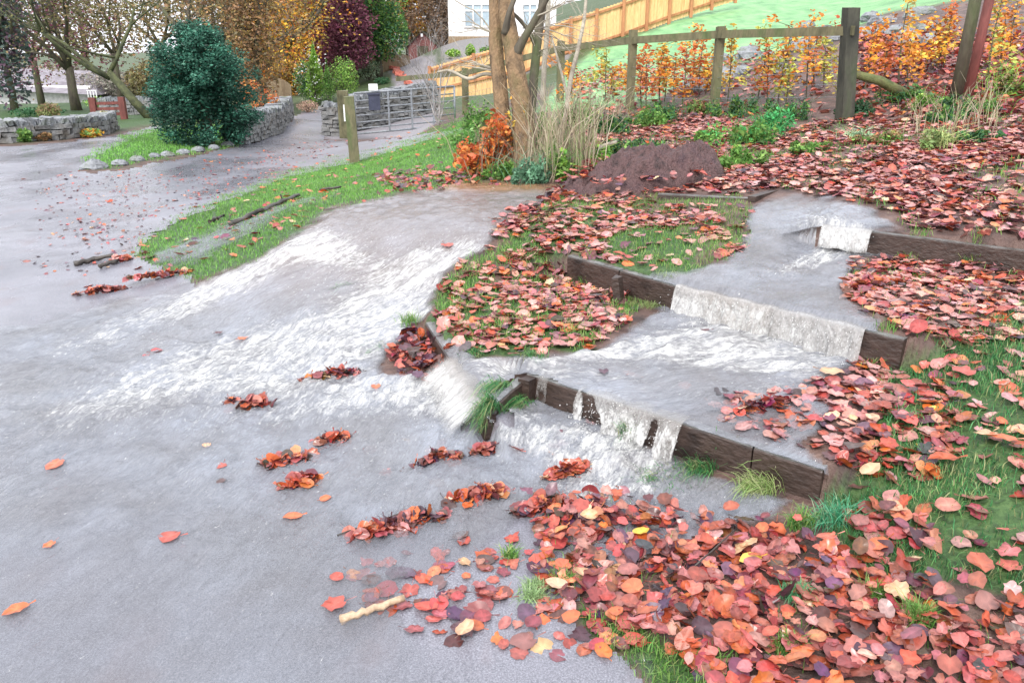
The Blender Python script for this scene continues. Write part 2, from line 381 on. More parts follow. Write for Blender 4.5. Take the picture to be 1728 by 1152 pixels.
# ------------------------------------------------------------------ the ground sheet
ys = [-1.6]
while ys[-1] < 1.2: ys.append(ys[-1]+.12)
while ys[-1] < 7.6: ys.append(ys[-1]+.0185)
while ys[-1] < 420: ys.append(ys[-1]*1.0+max(.0185, (ys[-1]-7.6)*.014+.02))
ys = np.array(ys); NS = 560
ss = np.linspace(-1, 1, NS)*1.12
GX = ss[None]*(ys[:, None]+2.2); GY = np.repeat(ys[:, None], NS, 1)
GH = H(GX.ravel(), GY.ravel()).reshape(GX.shape)
PX, PY, PZ = proj(np.stack([GX, GY, GH], -1))
jx = (fbm(GX*6, GY*6, 21, 3)-.5); jy = (fbm(GX*6, GY*6, 22, 3)-.5)
amp = 60*np.minimum(1, 5/np.maximum(GY, 1))
JX, JY = PX+jx*amp, PY+jy*amp*.6
POLY_ROAD = [(-3000,4000),(-3000,262),(-300,258),(60,245),(200,228),(245,215),(290,208),(300,214),(225,236),(170,262),(140,290),(200,287),(300,270),
   (395,246),(430,240),(480,212),(500,192),(520,186),(545,190),(552,236),(610,240),(720,226),(790,214),(790,222),(720,240),(640,262),(600,276),(500,298),
   (420,327),(330,364),(250,402),(230,430),(330,475),(400,505),(600,590),(660,640),(740,650),(800,690),(905,702),(1080,800),(1330,855),
   (1200,900),(1000,980),(960,1040),(1080,1152),(1300,1500),(1800,4000)]
POLY_STRIP = [(225,432),(240,405),(330,355),(420,318),(500,288),(600,266),(700,236),(800,196),(860,190),(850,300),(760,312),(690,320),(560,350),(490,395),(430,440),(330,478)]
POLY_HOLLY = [(140,282),(160,258),(215,232),(290,212),(400,205),(420,225),(400,243),(300,262),(200,280)]
POLY_T2G = [(840,400),(900,370),(1000,360),(1100,365),(1180,400),(1180,450),(1120,470),(960,430),(880,440)]
POLY_ISL = [(720,545),(760,470),(900,480),(1000,520),(1010,590),(860,600),(780,585)]
POLY_HILL = [(900,190),(960,120),(1000,86),(1120,42),(1200,-200),(3000,-200),(1500,20),(1400,70),(1300,95),(1180,120),(1100,175)]
POLY_RG = [(1380,840),(1440,800),(1490,740),(1480,640),(1560,600),(1640,560),(1740,500),(2250,500),(2250,1020),(1740,1010),(1600,980),(1480,960),(1400,900)]
POLY_BG = [(960,1020),(1050,1040),(1120,1090),(1250,1110),(1260,1160),(1100,1160),(1000,1080)]
POLY_LEFTG = [(-900,250),(-900,170),(300,170),(300,206),(190,222),(60,238)]
GRASSP = [POLY_STRIP, POLY_HOLLY, POLY_T2G, POLY_ISL, POLY_RG, POLY_BG, POLY_LEFTG]
gm = np.zeros(GX.shape)
for q in GRASSP: gm = np.maximum(gm, sstep(-6, 6, polysd(q, JX, JY)))
hm = sstep(-6, 6, polysd(POLY_HILL, JX, JY)); gm = np.maximum(gm, hm)
far = sstep(22, 26, GY)*(PY < 260); gm = np.maximum(gm, far*.8)
dp = [(490,215),(510,190),(560,180),(640,160),(665,145),(660,125),(650,108),(680,96),(735,94),(735,150),(740,205),(700,232),(560,236)]
gv = sstep(-3, 3, polysd(dp, PX, PY))*(GY > 14)
gv = np.maximum(gv, .8*sstep(-3, 3, polysd([(735,60),(990,40),(960,100),(880,128),(760,130)], PX, PY))*(GY > 25))
nr = len(ys); I = np.arange(nr*NS).reshape(nr, NS)
def quads(mask):
    """quads of grid cells whose four corners satisfy mask"""
    c = mask[:-1, :-1] & mask[1:, :-1] & mask[:-1, 1:] & mask[1:, 1:]
    return np.stack([I[:-1, :-1][c], I[:-1, 1:][c], I[1:, 1:][c], I[1:, :-1][c]], -1)
def grid_obj(name, hh, mask, mat, attrs=None, dX=0, dY=0):
    q = quads(mask); used = np.unique(q); remap = np.full(nr*NS, -1); remap[used] = np.arange(len(used))
    V = np.stack([(GX+dX).ravel()[used], (GY+dY).ravel()[used], hh.ravel()[used]], -1); qi = remap[q]
    o = mesh_obj(name, V, None, mat, smooth=True, loops=(qi.ravel(), np.full(len(qi), 4)))
    for k, a in (attrs or {}).items(): fattr(o, k, a.ravel()[used])
    return o, used
gro, _ = grid_obj('ground', GH, np.ones(GX.shape, bool), M_GROUND, {'grass': gm, 'hill': hm, 'gravel': gv})
tag(gro, 'turf and soil of the flooded garden bank', kind='structure')
rsd = polysd(POLY_ROAD, JX*.7+PX*.3, JY*.7+PY*.3)
o, _ = grid_obj('road', GH+.006, (rsd > 0) & (GY < 60), M_ROAD, {'wet': np.clip(sstep(900, 200, PX)+sstep(300, 500, PY), 0, 1)})
tag(o, 'wet tarmac road and driveway', kind='structure')

def scatter(poly, dens, rs, thin=0, keepfn=None, feather=10):
    """world points of even density inside an outline"""
    c = np.array([G(*p) for p in poly]); x0, y0 = c[:, :2].min(0)-.3; x1, y1 = c[:, :2].max(0)+.3
    n = int((x1-x0)*(y1-y0)*dens); x = rs.uniform(x0, x1, n); y = rs.uniform(y0, y1, n); h = H(x, y)
    px, py, Z = proj(np.stack([x, y, h], -1)); sdv = polysd(poly, px, py)
    k = rs.uniform(size=n) < sstep(-feather, feather, sdv+ (fbm(x*5, y*5, 77, 3)-.5)*feather*3)
    if thin: k &= rs.uniform(size=n) < 1-thin*sstep(.45, .62, fbm(x*1.8, y*1.8, 51, 3))
    if keepfn is not None: k &= keepfn(px, py, x, y, rs)
    return x[k], y[k], h[k]
# ------------------------------------------------------------------ flood water
def flowuv(line, x, y):
    L = [G(*p)[:2] for p in line]; bd = np.full(x.shape, 1e9); u = np.zeros(x.shape); v = np.zeros(x.shape); acc = 0; W = 0; U = 0; Vv = 0
    for a, b in zip(L[:-1], L[1:]):
        e = b-a; l = np.hypot(*e); e = e/l; t_ = (x-a[0])*e[0]+(y-a[1])*e[1]; s_ = (x-a[0])*-e[1]+(y-a[1])*e[0]
        tc = np.clip(t_, 0, l); d = (t_-tc)**2+s_**2; wgt = 1/(d+.02)**3
        W = W+wgt; U = U+wgt*(acc+t_); Vv = Vv+wgt*s_; acc += l
    return U/W, Vv/W
W_MAIN = [(735,318),(760,309),(850,306),(948,311),(925,335),(880,365),(845,388),(815,425),(780,448),(745,490),(722,535),(690,560),(660,590),(650,632),
   (735,632),(768,598),(832,696),(888,668),(1000,715),(1150,775),(1250,822),(1335,852),(1300,885),(1190,905),(1130,880),(1000,855),(880,865),(850,915),(690,985),(660,1040),
   (740,1120),(1100,1110),(1150,1400),(1300,4000),(-3000,4000),(-3000,600),(-300,590),(60,545),(200,505),(330,482),(430,442),(490,398),(560,352),(650,332)]
W_RILL = [(262,425),(330,398),(400,368),(500,337),(575,322),(580,332),(480,362),(420,398),(330,448),(260,452)]
W_T2 = [(1310,330),(1400,334),(1470,352),(1520,386),(1600,425),(1480,440),(1435,455),(1418,490),(1450,525),(1540,552),(1530,580),(1440,572),(1130,505),(1060,462),(1150,458),(1225,440),(1262,400),(1268,350)]
W_T1 = [(1140,500),(1470,565),(1480,600),(1425,630),(1400,650),(1370,665),(1400,690),(1380,730),(1350,755),(1395,785),(1400,812),(1150,735),(890,648),(822,712),(755,612),(716,548),(770,580),(810,602),(900,604),(1000,596),(1080,548),(1100,528)]
KS = [(K, *[q.reshape(GX.shape) for q in kdist(K, GX.ravel(), GY.ravel())]) for K, _, _ in KLIST]
def upper(ks):
    """keep the sheet on the upper side of the boards, snapped flush to their front edge, and lift it over their tops"""
    ok = np.ones(GX.shape, bool); dx = np.zeros(GX.shape); dy = np.zeros(GX.shape); lift = np.full(GX.shape, -9.)
    for K, s_, ov, bd in KS:
        if not any(K is k for k in ks): continue
        near = (ov < .012) & (bd < .15); ok &= ~((s_ < -.024) & near)
        e = (K[-1]-K[0])[:2]; e /= np.hypot(*e); n_ = np.array([-e[1], e[0]]); m = near & (s_ < 0) & (s_ > -.03)
        dx += np.where(m, -s_*n_[0], 0); dy += np.where(m, -s_*n_[1], 0)
        L = np.linalg.norm((K[-1]-K[0])[:2]); t = np.clip(((GX-K[0][0])*e[0]+(GY-K[0][1])*e[1])/L, 0, 1); top = K[0][2]*(1-t)+K[-1][2]*t
        rng_ = .5 if K is not KERBS_ else .12; lift = np.where((s_ < rng_) & (s_ > -.03) & (ov < .25) & (bd < .6), np.maximum(lift, top+.009-ov*.35-np.maximum(s_-rng_*.6, 0)*.3), lift)
    return ok, dx, dy, lift
def lower(ks):
    ok = np.ones(GX.shape, bool)
    for K, s_, ov, bd in KS:
        if any(K is k for k in ks): ok &= ~((s_ > .016) & (ov < .01) & (bd < .12))
    return ok
wb_line = [(850,312),(740,370),(640,440),(480,520),(250,640),(0,780),(-300,960)]
t1_line = [(1400,600),(1250,610),(1050,640),(880,660),(780,660),(650,690),(500,760),(200,900)]
t2_line = [(1330,338),(1400,390),(1360,440),(1250,540)]
def water(name, poly, dep, line, foam, opac, mud=None, up=(), low=(), label=''):
    okU, dX, dY, lift = upper(up); QX, QY, _ = proj(np.stack([GX, GY, np.maximum(GH, lift)], -1)); sdv = polysd(poly, QX+(JX-PX)*.5, QY+(JY-PY)*.5)
    ok = (sdv > -4) & okU & lower(low) & (GY < 30) & (GY > -1.5)
    u, v = flowuv(line, GX, GY)
    fo = np.clip(foam(PX, PY), 0, 1)
    edge = sstep(-4, 12, sdv+(fbm(GX*14, GY*14, 44, 2)-.5)*8)
    rip = (fbm(u*3.2, v*9, 31, 4)-.5)*.022*(.35+fo*2.6)+(fbm(u*11, v*22, 35, 3)-.5)*.022*(.25+fo*2.4)
    hh = GH+.002+dep*edge+rip*edge+.008
    hh = np.maximum(np.maximum(hh, GH+.009), lift+rip*.35)
    op = np.clip(opac(PX, PY), 0, 1)*edge*(.85+.3*fbm(GX*2, GY*2, 41, 3))
    md = np.zeros(GX.shape) if mud is None else np.clip(mud(PX, PY), 0, 1)
    o, used = grid_obj(name, hh, ok, M_WATER, {'foam': fo, 'opac': np.clip(op, 0, 1), 'mud': md, 'edge': edge}, dX, dY)
    uvl = o.data.uv_layers.new(name='flow'); idx = np.empty(len(o.data.loops), np.int32); o.data.loops.foreach_get('vertex_index', idx)
    uvv = np.stack([u.ravel()[used], v.ravel()[used]], -1)[idx]; uvl.data.foreach_set('uv', uvv.astype(np.float32).ravel())
    return tag(o, label, kind='structure')
def blob(px, py, cx, cy, rx, ry, ang=0):
    a = R(ang); dx, dy = px-cx, py-cy; X = dx*math.cos(a)+dy*math.sin(a); Y = -dx*math.sin(a)+dy*math.cos(a)
    return np.exp(-((X/rx)**2+(Y/ry)**2))
def foam_main(x, y):
    f = .25+0*x  # base level strengthens the painted sparkle flecks on calm water
    for b in ((560,428,70,34,15,.95),(400,470,120,26,-25,.9),(665,520,120,45,-42,1.05),(530,590,170,42,-25,1.0),(765,445,60,24,-30,.95),(700,490,60,45,-40,.8),
              (300,640,260,45,-20,.8),(200,560,170,30,-18,.5),(780,670,80,40,0,1),(650,660,180,30,0,.55),(960,750,140,30,5,.9),(1030,795,90,35,0,1.05),(820,690,60,30,0,.6),
              (1000,840,150,18,0,.6),(900,910,160,22,-25,.45),(740,940,120,14,-28,.45),(540,700,200,25,-5,.45),(840,320,90,5,0,.25)):
        f = f+b[5]*blob(x, y, *b[:5])
    return f*sstep(1000, 800, y)*.96+.12
def foam_t1(x, y):
    f = .28+0*x
    for b in ((1250,590,150,40,8,1.0),(1330,610,80,30,0,.7),(1050,600,150,16,-5,.75),(1180,600,100,24,0,.6),(1000,640,120,14,0,.35),(820,620,80,40,0,.4),(1290,665,80,12,-8,.5),(900,625,60,30,0,.5)):
        f = f+b[5]*blob(x, y, *b[:5])
    return f
def foam_t2(x, y):
    f = .18+0*x
    for b in ((1420,400,80,34,20,1.2),(1380,440,70,18,-25,.7),(1330,455,80,14,-15,.4)): f = f+b[5]*blob(x, y, *b[:5])
    return f
opm = lambda x, y: .80-.13*sstep(850, 1130, y)-.34*sstep(820, 1000, y)*sstep(500, 800, x)-.25*sstep(600, 1100, y)-.1*sstep(400, 100, x)
KA = (KERB1, KERBL, KERBS_)
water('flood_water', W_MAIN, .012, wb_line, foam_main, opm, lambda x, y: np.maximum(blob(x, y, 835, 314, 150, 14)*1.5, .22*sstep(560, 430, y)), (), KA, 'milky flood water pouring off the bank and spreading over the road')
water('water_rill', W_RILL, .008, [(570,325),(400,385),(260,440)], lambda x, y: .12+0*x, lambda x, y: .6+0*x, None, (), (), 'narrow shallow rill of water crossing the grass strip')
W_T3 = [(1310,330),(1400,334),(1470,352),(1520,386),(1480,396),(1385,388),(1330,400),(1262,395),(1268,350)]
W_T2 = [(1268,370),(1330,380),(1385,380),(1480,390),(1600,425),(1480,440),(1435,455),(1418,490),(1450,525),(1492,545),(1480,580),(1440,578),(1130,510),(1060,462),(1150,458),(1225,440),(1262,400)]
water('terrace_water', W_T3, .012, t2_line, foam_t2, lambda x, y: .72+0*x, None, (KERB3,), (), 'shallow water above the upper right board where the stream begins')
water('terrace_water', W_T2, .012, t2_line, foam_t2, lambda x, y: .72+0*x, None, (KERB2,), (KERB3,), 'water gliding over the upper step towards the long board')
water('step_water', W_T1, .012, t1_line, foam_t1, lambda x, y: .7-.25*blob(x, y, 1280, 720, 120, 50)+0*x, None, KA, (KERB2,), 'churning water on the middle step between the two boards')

# ------------------------------------------------------------------ falling water sheets
def along(K, t):
    """point at parameter 0..1 along the polyline and its outward (downhill) normal"""
    seg = [np.linalg.norm(b-a) for a, b in zip(K[:-1], K[1:])]; L = sum(seg); s = t*L
    for i, l in enumerate(seg):
        if s <= l or i == len(seg)-1:
            a, b = K[i], K[i+1]; e = (b-a)/l; return a+(b-a)*s/l, np.array([e[1], -e[0], 0])/np.hypot(e[0], e[1])
        s -= l
def tparam(K, px):
    ts = np.linspace(0, 1, 400); xs = np.array([proj(along(K, q)[0])[0] for q in ts]); return ts[np.argmin(np.abs(xs-px))]
def fall(name, K, px0, px1, drop, throw, foamv, label, gaps=.0, back=.06, seed=0, opac=.75, nu=None, slope=0):
    t0, t1 = tparam(K, px0), tparam(K, px1); a = along(K, t0)[0]; b = along(K, t1)[0]; W_ = np.linalg.norm(b-a)
    nu = nu or max(12, int(W_/.008)); nv = 34; V = np.zeros((nu, nv, 3)); keep = np.zeros((nu, nv), bool); fo = np.zeros((nu, nv)); uv = np.zeros((nu, nv, 2)); fd = np.ones((nu, nv)); opv = np.zeros((nu, nv))
    for i in range(nu):
        ti = t0+(t1-t0)*i/(nu-1); p_, nn = along(K, ti); s_ = i/(nu-1)*W_
        dr = drop*(1+.12*(vnoise(s_*9, 3, seed)-.5)); th = throw*(.7+.7*vnoise(s_*14, 1, seed+3))
        for j in range(nv):
            q = j/(nv-1)
            if q < .2: d_ = -back+(back+.004)*(q/.2); z = .015+.003*math.sin(s_*33+seed)
            else:
                r_ = (q-.2)/.8; d_ = .004+th*math.sqrt(r_)*1.0+.02*r_; z = .015-(dr+.012)*r_**1.15
            if slope and q >= .2: d_ = .004+slope*(r_**.85)*(.85+.3*vnoise(s_*9, 2, seed)); z = .015-(dr+.01)*r_**1.1
            wv = (fbm(s_*42+q*.8, q*2.2, seed+5, 4)-.5)*.045*min(1, max(0, q-.15)*3)
            d_ += wv; V[i, j] = p_+nn*d_+np.array([0, 0, z]); uv[i, j] = (q*drop*2.4, s_)
            cv = fbm(s_*15, q*.9+seed, seed+8, 2)
            fd[i, j] = sstep(gaps-.01+.03*q, gaps+.05+.06*q, cv) if gaps else 1; fd[i, j] *= (sstep(0, .05, i/(nu-1))*sstep(1, .95, i/(nu-1)) if gaps else 1)*(1-.5*sstep(.85, 1, q)); fd[i, j] *= (sstep(0, .14, i/(nu-1))*sstep(1, .88, i/(nu-1))*(1-sstep(.55, 1, q)) if slope else 1); keep[i, j] = fd[i, j] > .01
            fo[i, j] = foamv*(.35+.65*sstep(.1, .5, q)); opv[i, j] = opac*(.5+.5*sstep(0, .25, q))
    Ii = np.arange(nu*nv).reshape(nu, nv); c = keep[:-1, :-1] & keep[1:, :-1] & keep[:-1, 1:] & keep[1:, 1:]
    qd = np.stack([Ii[:-1, :-1][c], Ii[1:, :-1][c], Ii[1:, 1:][c], Ii[:-1, 1:][c]], -1)
    o = mesh_obj(name, V.reshape(-1, 3), None, M_FALL, smooth=True, loops=(qd.ravel(), np.full(len(qd), 4)))
    fattr(o, 'foam', fo.ravel()); fattr(o, 'opac', opv.ravel()); fattr(o, 'mud', np.zeros(nu*nv)); fattr(o, 'edge', np.ones(nu*nv)); fattr(o, 'fade', fd.ravel())
    uvl = o.data.uv_layers.new(name='flow'); idx = np.empty(len(o.data.loops), np.int32); o.data.loops.foreach_get('vertex_index', idx)
    uvl.data.foreach_set('uv', uv.reshape(-1, 2)[idx].astype(np.float32).ravel())
    return tag(o, label, kind='structure')
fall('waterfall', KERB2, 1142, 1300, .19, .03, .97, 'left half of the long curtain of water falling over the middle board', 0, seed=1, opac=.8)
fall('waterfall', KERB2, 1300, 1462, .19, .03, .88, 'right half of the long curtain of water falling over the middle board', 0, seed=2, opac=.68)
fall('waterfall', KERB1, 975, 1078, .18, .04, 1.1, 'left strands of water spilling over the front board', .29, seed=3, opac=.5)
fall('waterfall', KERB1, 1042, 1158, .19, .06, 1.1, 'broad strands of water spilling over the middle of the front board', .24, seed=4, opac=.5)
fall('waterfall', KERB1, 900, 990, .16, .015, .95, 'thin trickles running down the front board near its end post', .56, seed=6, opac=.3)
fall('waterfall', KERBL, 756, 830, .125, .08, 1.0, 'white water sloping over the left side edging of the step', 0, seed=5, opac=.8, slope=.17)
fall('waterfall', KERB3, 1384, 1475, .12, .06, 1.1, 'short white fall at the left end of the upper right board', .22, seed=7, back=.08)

t = NT('spray'); M_SPRAY = t.done(t.bsdf((.62, .62, .61), .2))
rs = np.random.RandomState(17); m = MB(); OC = np.array([[1,0,0],[-1,0,0],[0,1,0],[0,-1,0],[0,0,1],[0,0,-1.]]); OF = [(0,2,4),(2,1,4),(1,3,4),(3,0,4),(2,0,5),(1,2,5),(3,1,5),(0,3,5)]
for K, pa, pb, n, out_ in ((KERB1, 985, 1150, 420, .10), (KERB2, 1145, 1460, 500, .09), (KERBL, 755, 822, 160, .10), (KERB3, 1386, 1475, 120, .08)):
    ta, tb = tparam(K, pa), tparam(K, pb)
    for k in range(n): p_, nn = along(K, rs.uniform(ta, tb)); m.add(OC*rs.uniform(.0008, .0028)*np.array([1, 1, 1.5])+p_+nn*rs.gamma(2, out_/2)+rs.normal(0, .01, 3)+np.array([0, 0, .01-rs.uniform(0, .15)]), OF)
for poly, n in (([(480,400),(640,410),(800,420),(740,480),(680,540),(560,560),(480,500)], 900), ([(560,540),(700,520),(640,600),(300,690),(300,620)], 500)):
    x, y, h = scatter(poly, n/3.0, rs)
    for i in range(min(n, len(x))): m.add(OC*rs.uniform(.001, .003)+np.array([x[i], y[i], h[i]+.03+abs(rs.normal(0, .02))]), OF)
tag(m.build('spray', M_SPRAY), 'drops of spray over the falls and rapids', kind='stuff')
# ------------------------------------------------------------------ edging boards
def board(K, px0, px1, depth, thick, label, ends=True, top=.0, mat=M_EDGE):
    t0, t1 = tparam(K, px0), tparam(K, px1); n = max(3, int(np.linalg.norm(along(K, t1)[0]-along(K, t0)[0])/.06))
    p0 = along(K, t0)[0]; o = thing('edging_board', label, 'edging board', (p0[0], p0[1], p0[2]-depth), 'edging boards of the steps')
    V = []
    for i in range(n+1):
        p_, nn = along(K, t0+(t1-t0)*i/n); dz = RNG.normal(0, .0015)
        V += [p_+nn*.002+(0, 0, -depth), p_+nn*.002+(0, 0, dz+top-.006), p_-nn*.005+(0, 0, dz+top), p_-nn*thick+(0, 0, dz+top), p_-nn*thick+(0, 0, -depth)]
    Fc = [(i*5+k, (i+1)*5+k, (i+1)*5+k+1, i*5+k+1) for i in range(n) for k in range(4)]+[(0, 1, 2, 3, 4), tuple(n*5+k for k in (4, 3, 2, 1, 0))]
    m = MB(); m.add(V, Fc); m.build('board_face', mat, o)
    m = MB(); V = []
    for i in range(n+1):
        p_, nn = along(K, t0+(t1-t0)*i/n); V += [p_-nn*.004+(0, 0, top+.0035), p_-nn*(thick+.002)+(0, 0, top+.0035), p_-nn*(thick+.002)+(0, 0, top-.01), p_-nn*.004+(0, 0, top-.01)]
    m.add(V, [(i*4+k, (i+1)*4+k, (i+1)*4+(k+1) % 4, i*4+(k+1) % 4) for i in range(n) for k in range(4)]+[(0, 1, 2, 3), (n*4+3, n*4+2, n*4+1, n*4)])
    m.build('board_top', M_EDGET, o); return o
board(KERB1, 888, 1270, .24, .055, 'long dark board with water strands spilling over it, nearest the road')
board(KERB1, 1272, 1388, .24, .055, 'short dark board ending in the grass, right of the front spillway')
board(KERB2, 958, 1044, .26, .05, 'mossy brown board end beside the leaf covered island')
board(KERB2, 1046, 1525, .26, .05, 'long board under the wide curtain of falling water')
board(KERB3, 1386, 1745, .22, .05, 'dark board along the upper right step below the leafy bank')
board(KERB4, 1110, 1270, .16, .05, 'half buried board at the foot of the soil heap')
board(KERBL, 718, 818, .13, .05, 'side edging board beside the small dark leaf heap')
board(KERBS_, 822, 888, .14, .045, 'very short board at the corner behind the trailing grass')
q = PH(895, 632, .19); o = thing('edging_stake', 'squat dark stake capping the left end of the front board', 'stake', (q[0], q[1], 0))
m = MB(); m.box((q[0]-.01, q[1]-.02, .065), (.055, .085, .235), -.6, jit=.003); m.build('stake', M_EDGE, o)
q = PH(1046, 464, .39); m = MB(); m.box((q[0]-.005, q[1]-.02, .285), (.04, .06, .195), -.55, tilt=.12, jit=.004)
tag(m.build('edging_stake', M_EDGE, origin=(q[0], q[1], .2)), 'small dark stake at the joint of the mossy board', 'stake')
q0, q1 = PH(1268, 336, .57), PH(1315, 322, .57); m = MB(); m.bar(q0-(0, 0, .06), q1-(0, 0, .06), .06, .16)
tag(m.build('edging_board', M_EDGE, origin=q0), 'short angled dark board where the upper stream begins', 'edging board', 'edging boards of the steps')

# ------------------------------------------------------------------ fallen leaves
def leafshape(kind, rs):
    """outline and blade of one leaf, length about 1, lying in xy"""
    if kind == 0:   # lobed
        n = 20; th = np.linspace(0, 2*math.pi, n, endpoint=False); r = .40+.055*np.cos(5*th)+.035*np.cos(3*th)+rs.normal(0, .03, n); r[0] *= 1.0
    elif kind == 1:  # broad oval with a point
        n = 16; th = np.linspace(0, 2*math.pi, n, endpoint=False); r = .40/np.sqrt(np.cos(th)**2*.62+np.sin(th)**2*1.25); r[0] *= 1.12; r += rs.normal(0, .012, n)
    elif kind == 2:  # heart
        n = 16; th = np.linspace(0, 2*math.pi, n, endpoint=False); r = .46*(1-.10*np.cos(th-math.pi))+rs.normal(0, .02, n); r[n//2] *= .72; r[0] *= 1.18
    else:           # torn, irregular
        n = 18; th = np.linspace(0, 2*math.pi, n, endpoint=False); r = .40+.07*np.cos(3*th+1)+rs.normal(0, .055, n)
    inner = np.stack([r*.5*np.cos(th), r*.5*np.sin(th), np.zeros(n)], -1); outer = np.stack([r*np.cos(th), r*np.sin(th), np.zeros(n)], -1)
    V = np.concatenate([[[0, 0, 0]], inner, outer])
    cx, cy = rs.uniform(-.5, 1.1), rs.uniform(-.3, .8)
    V[:, 2] = .6*cx*V[:, 1]**2+.5*cy*V[:, 0]**2-.05*(np.abs(V[:, 1]) < .03)+rs.normal(0, .022, len(V))
    Fc = [(0, 1+k, 1+(k+1) % n) for k in range(n)]+[(1+k, 1+n+k, 1+n+(k+1) % n, 1+(k+1) % n) for k in range(n)]
    st = len(V); V = np.concatenate([V, [[-.40, .008, .0], [-.40, -.008, .0], [-.78, -.006, .05+.1*rs.uniform()], [-.78, .006, .06]]])
    Fc.append((st, st+1, st+2, st+3)); return V, Fc
RS = np.random.RandomState(3)
SHAPES = [leafshape(k, RS) for k in (1, 2, 1, 3, 2, 1, 0, 2, 1, 3, 2, 1)]
PAL = {'red': [(.37, .072, .05), (.30, .05, .042), (.40, .105, .08), (.24, .065, .06), (.38, .115, .09), (.34, .125, .11), (.43, .085, .045), (.17, .05, .05), (.36, .12, .11)],
       'orange': [(.48, .12, .045), (.50, .18, .08), (.44, .10, .035)], 'cream': [(.56, .32, .19), (.62, .42, .26)],
       'pink': [(.46, .20, .17), (.42, .22, .21), (.50, .24, .19), (.38, .17, .16)], 'dark': [(.09, .035, .04), (.13, .06, .075), (.07, .04, .05)], 'yellow': [(.62, .42, .07)]}
def leafcol(V, col):
    d = np.hypot(V[:, 0], V[:, 1]); rib = (np.abs(V[:, 1]) < .04) & (d < .45); n = RNG.uniform(.78, 1.18, len(V))
    return np.clip(np.asarray(col)[None]*(n*np.where(rib, 1.35, 1)*np.where(d > .3, .88, 1.05))[:, None], .008, .9)
def pick(rs, wts):
    k = rs.choice(list(wts), p=np.array(list(wts.values()))/sum(wts.values())); c = np.array(PAL[k][rs.randint(len(PAL[k]))])
    return k, np.clip(c*rs.uniform(.75, 1.35)+rs.normal(0, .012, 3), .01, .9)
WT = {'red': .80, 'orange': .085, 'cream': .014, 'dark': .10, 'yellow': .002}
WTB = {'pink': .42, 'red': .38, 'orange': .09, 'cream': .02, 'dark': .09}
WTH = {'red': .76, 'pink': .06, 'orange': .08, 'cream': .012, 'dark': .10}
WTD = {'red': .55, 'orange': .1, 'cream': .01, 'dark': .34}
WTO = {'red': .45, 'orange': .42, 'cream': .05, 'dark': .08}
def rotm(rz, rx, ry):
    c, s = math.cos(rz), math.sin(rz); A = np.array([[c, -s, 0], [s, c, 0], [0, 0, 1]])
    c, s = math.cos(rx), math.sin(rx); B = np.array([[1, 0, 0], [0, c, -s], [0, s, c]])
    c, s = math.cos(ry), math.sin(ry); C_ = np.array([[c, 0, s], [0, 1, 0], [-s, 0, c]]); return A@B@C_
def nrm_at(x, y):
    e = .06; hx = (H(x+e, y)-H(x-e, y))/(2*e); hy = (H(x, y+e)-H(x, y-e))/(2*e); return np.clip(hx, -.6, .6), np.clip(hy, -.6, .6)
LEAVES = []     # (x,y,z,size,rz,rx,ry,shape,colour,class,zone)
def addleaves(poly, dens, size, zone, wt, tilt=.25, lift=.02, thin=0, keepfn=None, seed=0, water_=0., feather=10):
    rs = np.random.RandomState(seed+100); x, y, h = scatter(poly, dens, rs, thin, keepfn, feather); gx, gy = nrm_at(x, y)
    for i in range(len(x)):
        kc, col = pick(rs, wt); s = size*rs.uniform(.6, 1.3)
        LEAVES.append((x[i], y[i], h[i]+.008+water_+abs(rs.normal(0, lift)), s, rs.uniform(0, 6.28), gy[i]+rs.normal(0, tilt), -gx[i]+rs.normal(0, tilt), rs.randint(12), col, kc, zone))
def nogreen(px, py, x, y, rs):    # leave gaps where the turf shows
    n = fbm(x*2.3, y*2.3, 63, 3); return (n < .60) | (rs.uniform(size=len(x)) < .12)
HEAP = [(870,850),(950,842),(1100,850),(1200,880),(1330,905),(1400,935),(1500,960),(1600,1000),(1740,1020),(2150,1040),(2150,1250),(1230,1250),(1130,1095),(1050,1048),(930,1025),(900,960),(900,900)]
BANK = [(940,330),(1010,318),(1100,326),(1260,322),(1310,320),(1420,330),(1490,352),(1540,385),(1740,408),(2150,440),(2150,150),(1650,180),(1500,200),(1400,215),(1250,205),(1100,195),(980,215),(1000,280)]
T2L = [(842,372),(900,345),(940,326),(1110,330),(1265,340),(1270,352),(1258,405),(1225,440),(1160,462),(1100,455),(960,428),(860,432),(830,400)]
ISLE = [(735,545),(742,490),(780,452),(845,410),(960,440),(1060,480),(1085,505),(1070,540),(1000,590),(880,598),(790,585)]
T1R = [(1180,690),(1215,668),(1340,652),(1425,632),(1440,600),(1520,590),(1490,660),(1480,720),(1400,780),(1300,760),(1220,718)]
T2R = [(1425,455),(1500,435),(1600,450),(1740,448),(2100,470),(2100,570),(1560,575),(1500,545),(1450,520),(1425,490)]
RIGHT = [(1430,600),(1540,570),(2150,540),(2150,1040),(1600,990),(1500,960),(1430,900),(1400,870),(1400,800),(1480,700)]
TARM = [(600,960),(700,930),(860,890),(920,920),(960,1000),(1060,1030),(1080,1100),(900,1110),(740,1080),(640,1040)]
addleaves(HEAP, 1250, .055, 'heap', WTH, .32, .028, 0, seed=1)
addleaves(HEAP, 90, .062, 'heap', WTD, .6, .045, 0, seed=2)
addleaves(BANK, 640, .074, 'bank', WTB, .15, .016, .0, lambda px, py, x, y, rs: (fbm(x*1.7, y*1.7, 93, 3) < .58) | (rs.uniform(size=len(x)) < .3), seed=3)
addleaves(T2L, 520, .07, 'lawn', WTB, .16, .013, 0, nogreen, seed=4)
addleaves(ISLE, 640, .066, 'isle', WTB, .16, .013, 0, nogreen, seed=5)
addleaves(T1R, 680, .063, 'stepright', WTB, .16, .013, .1, seed=6)
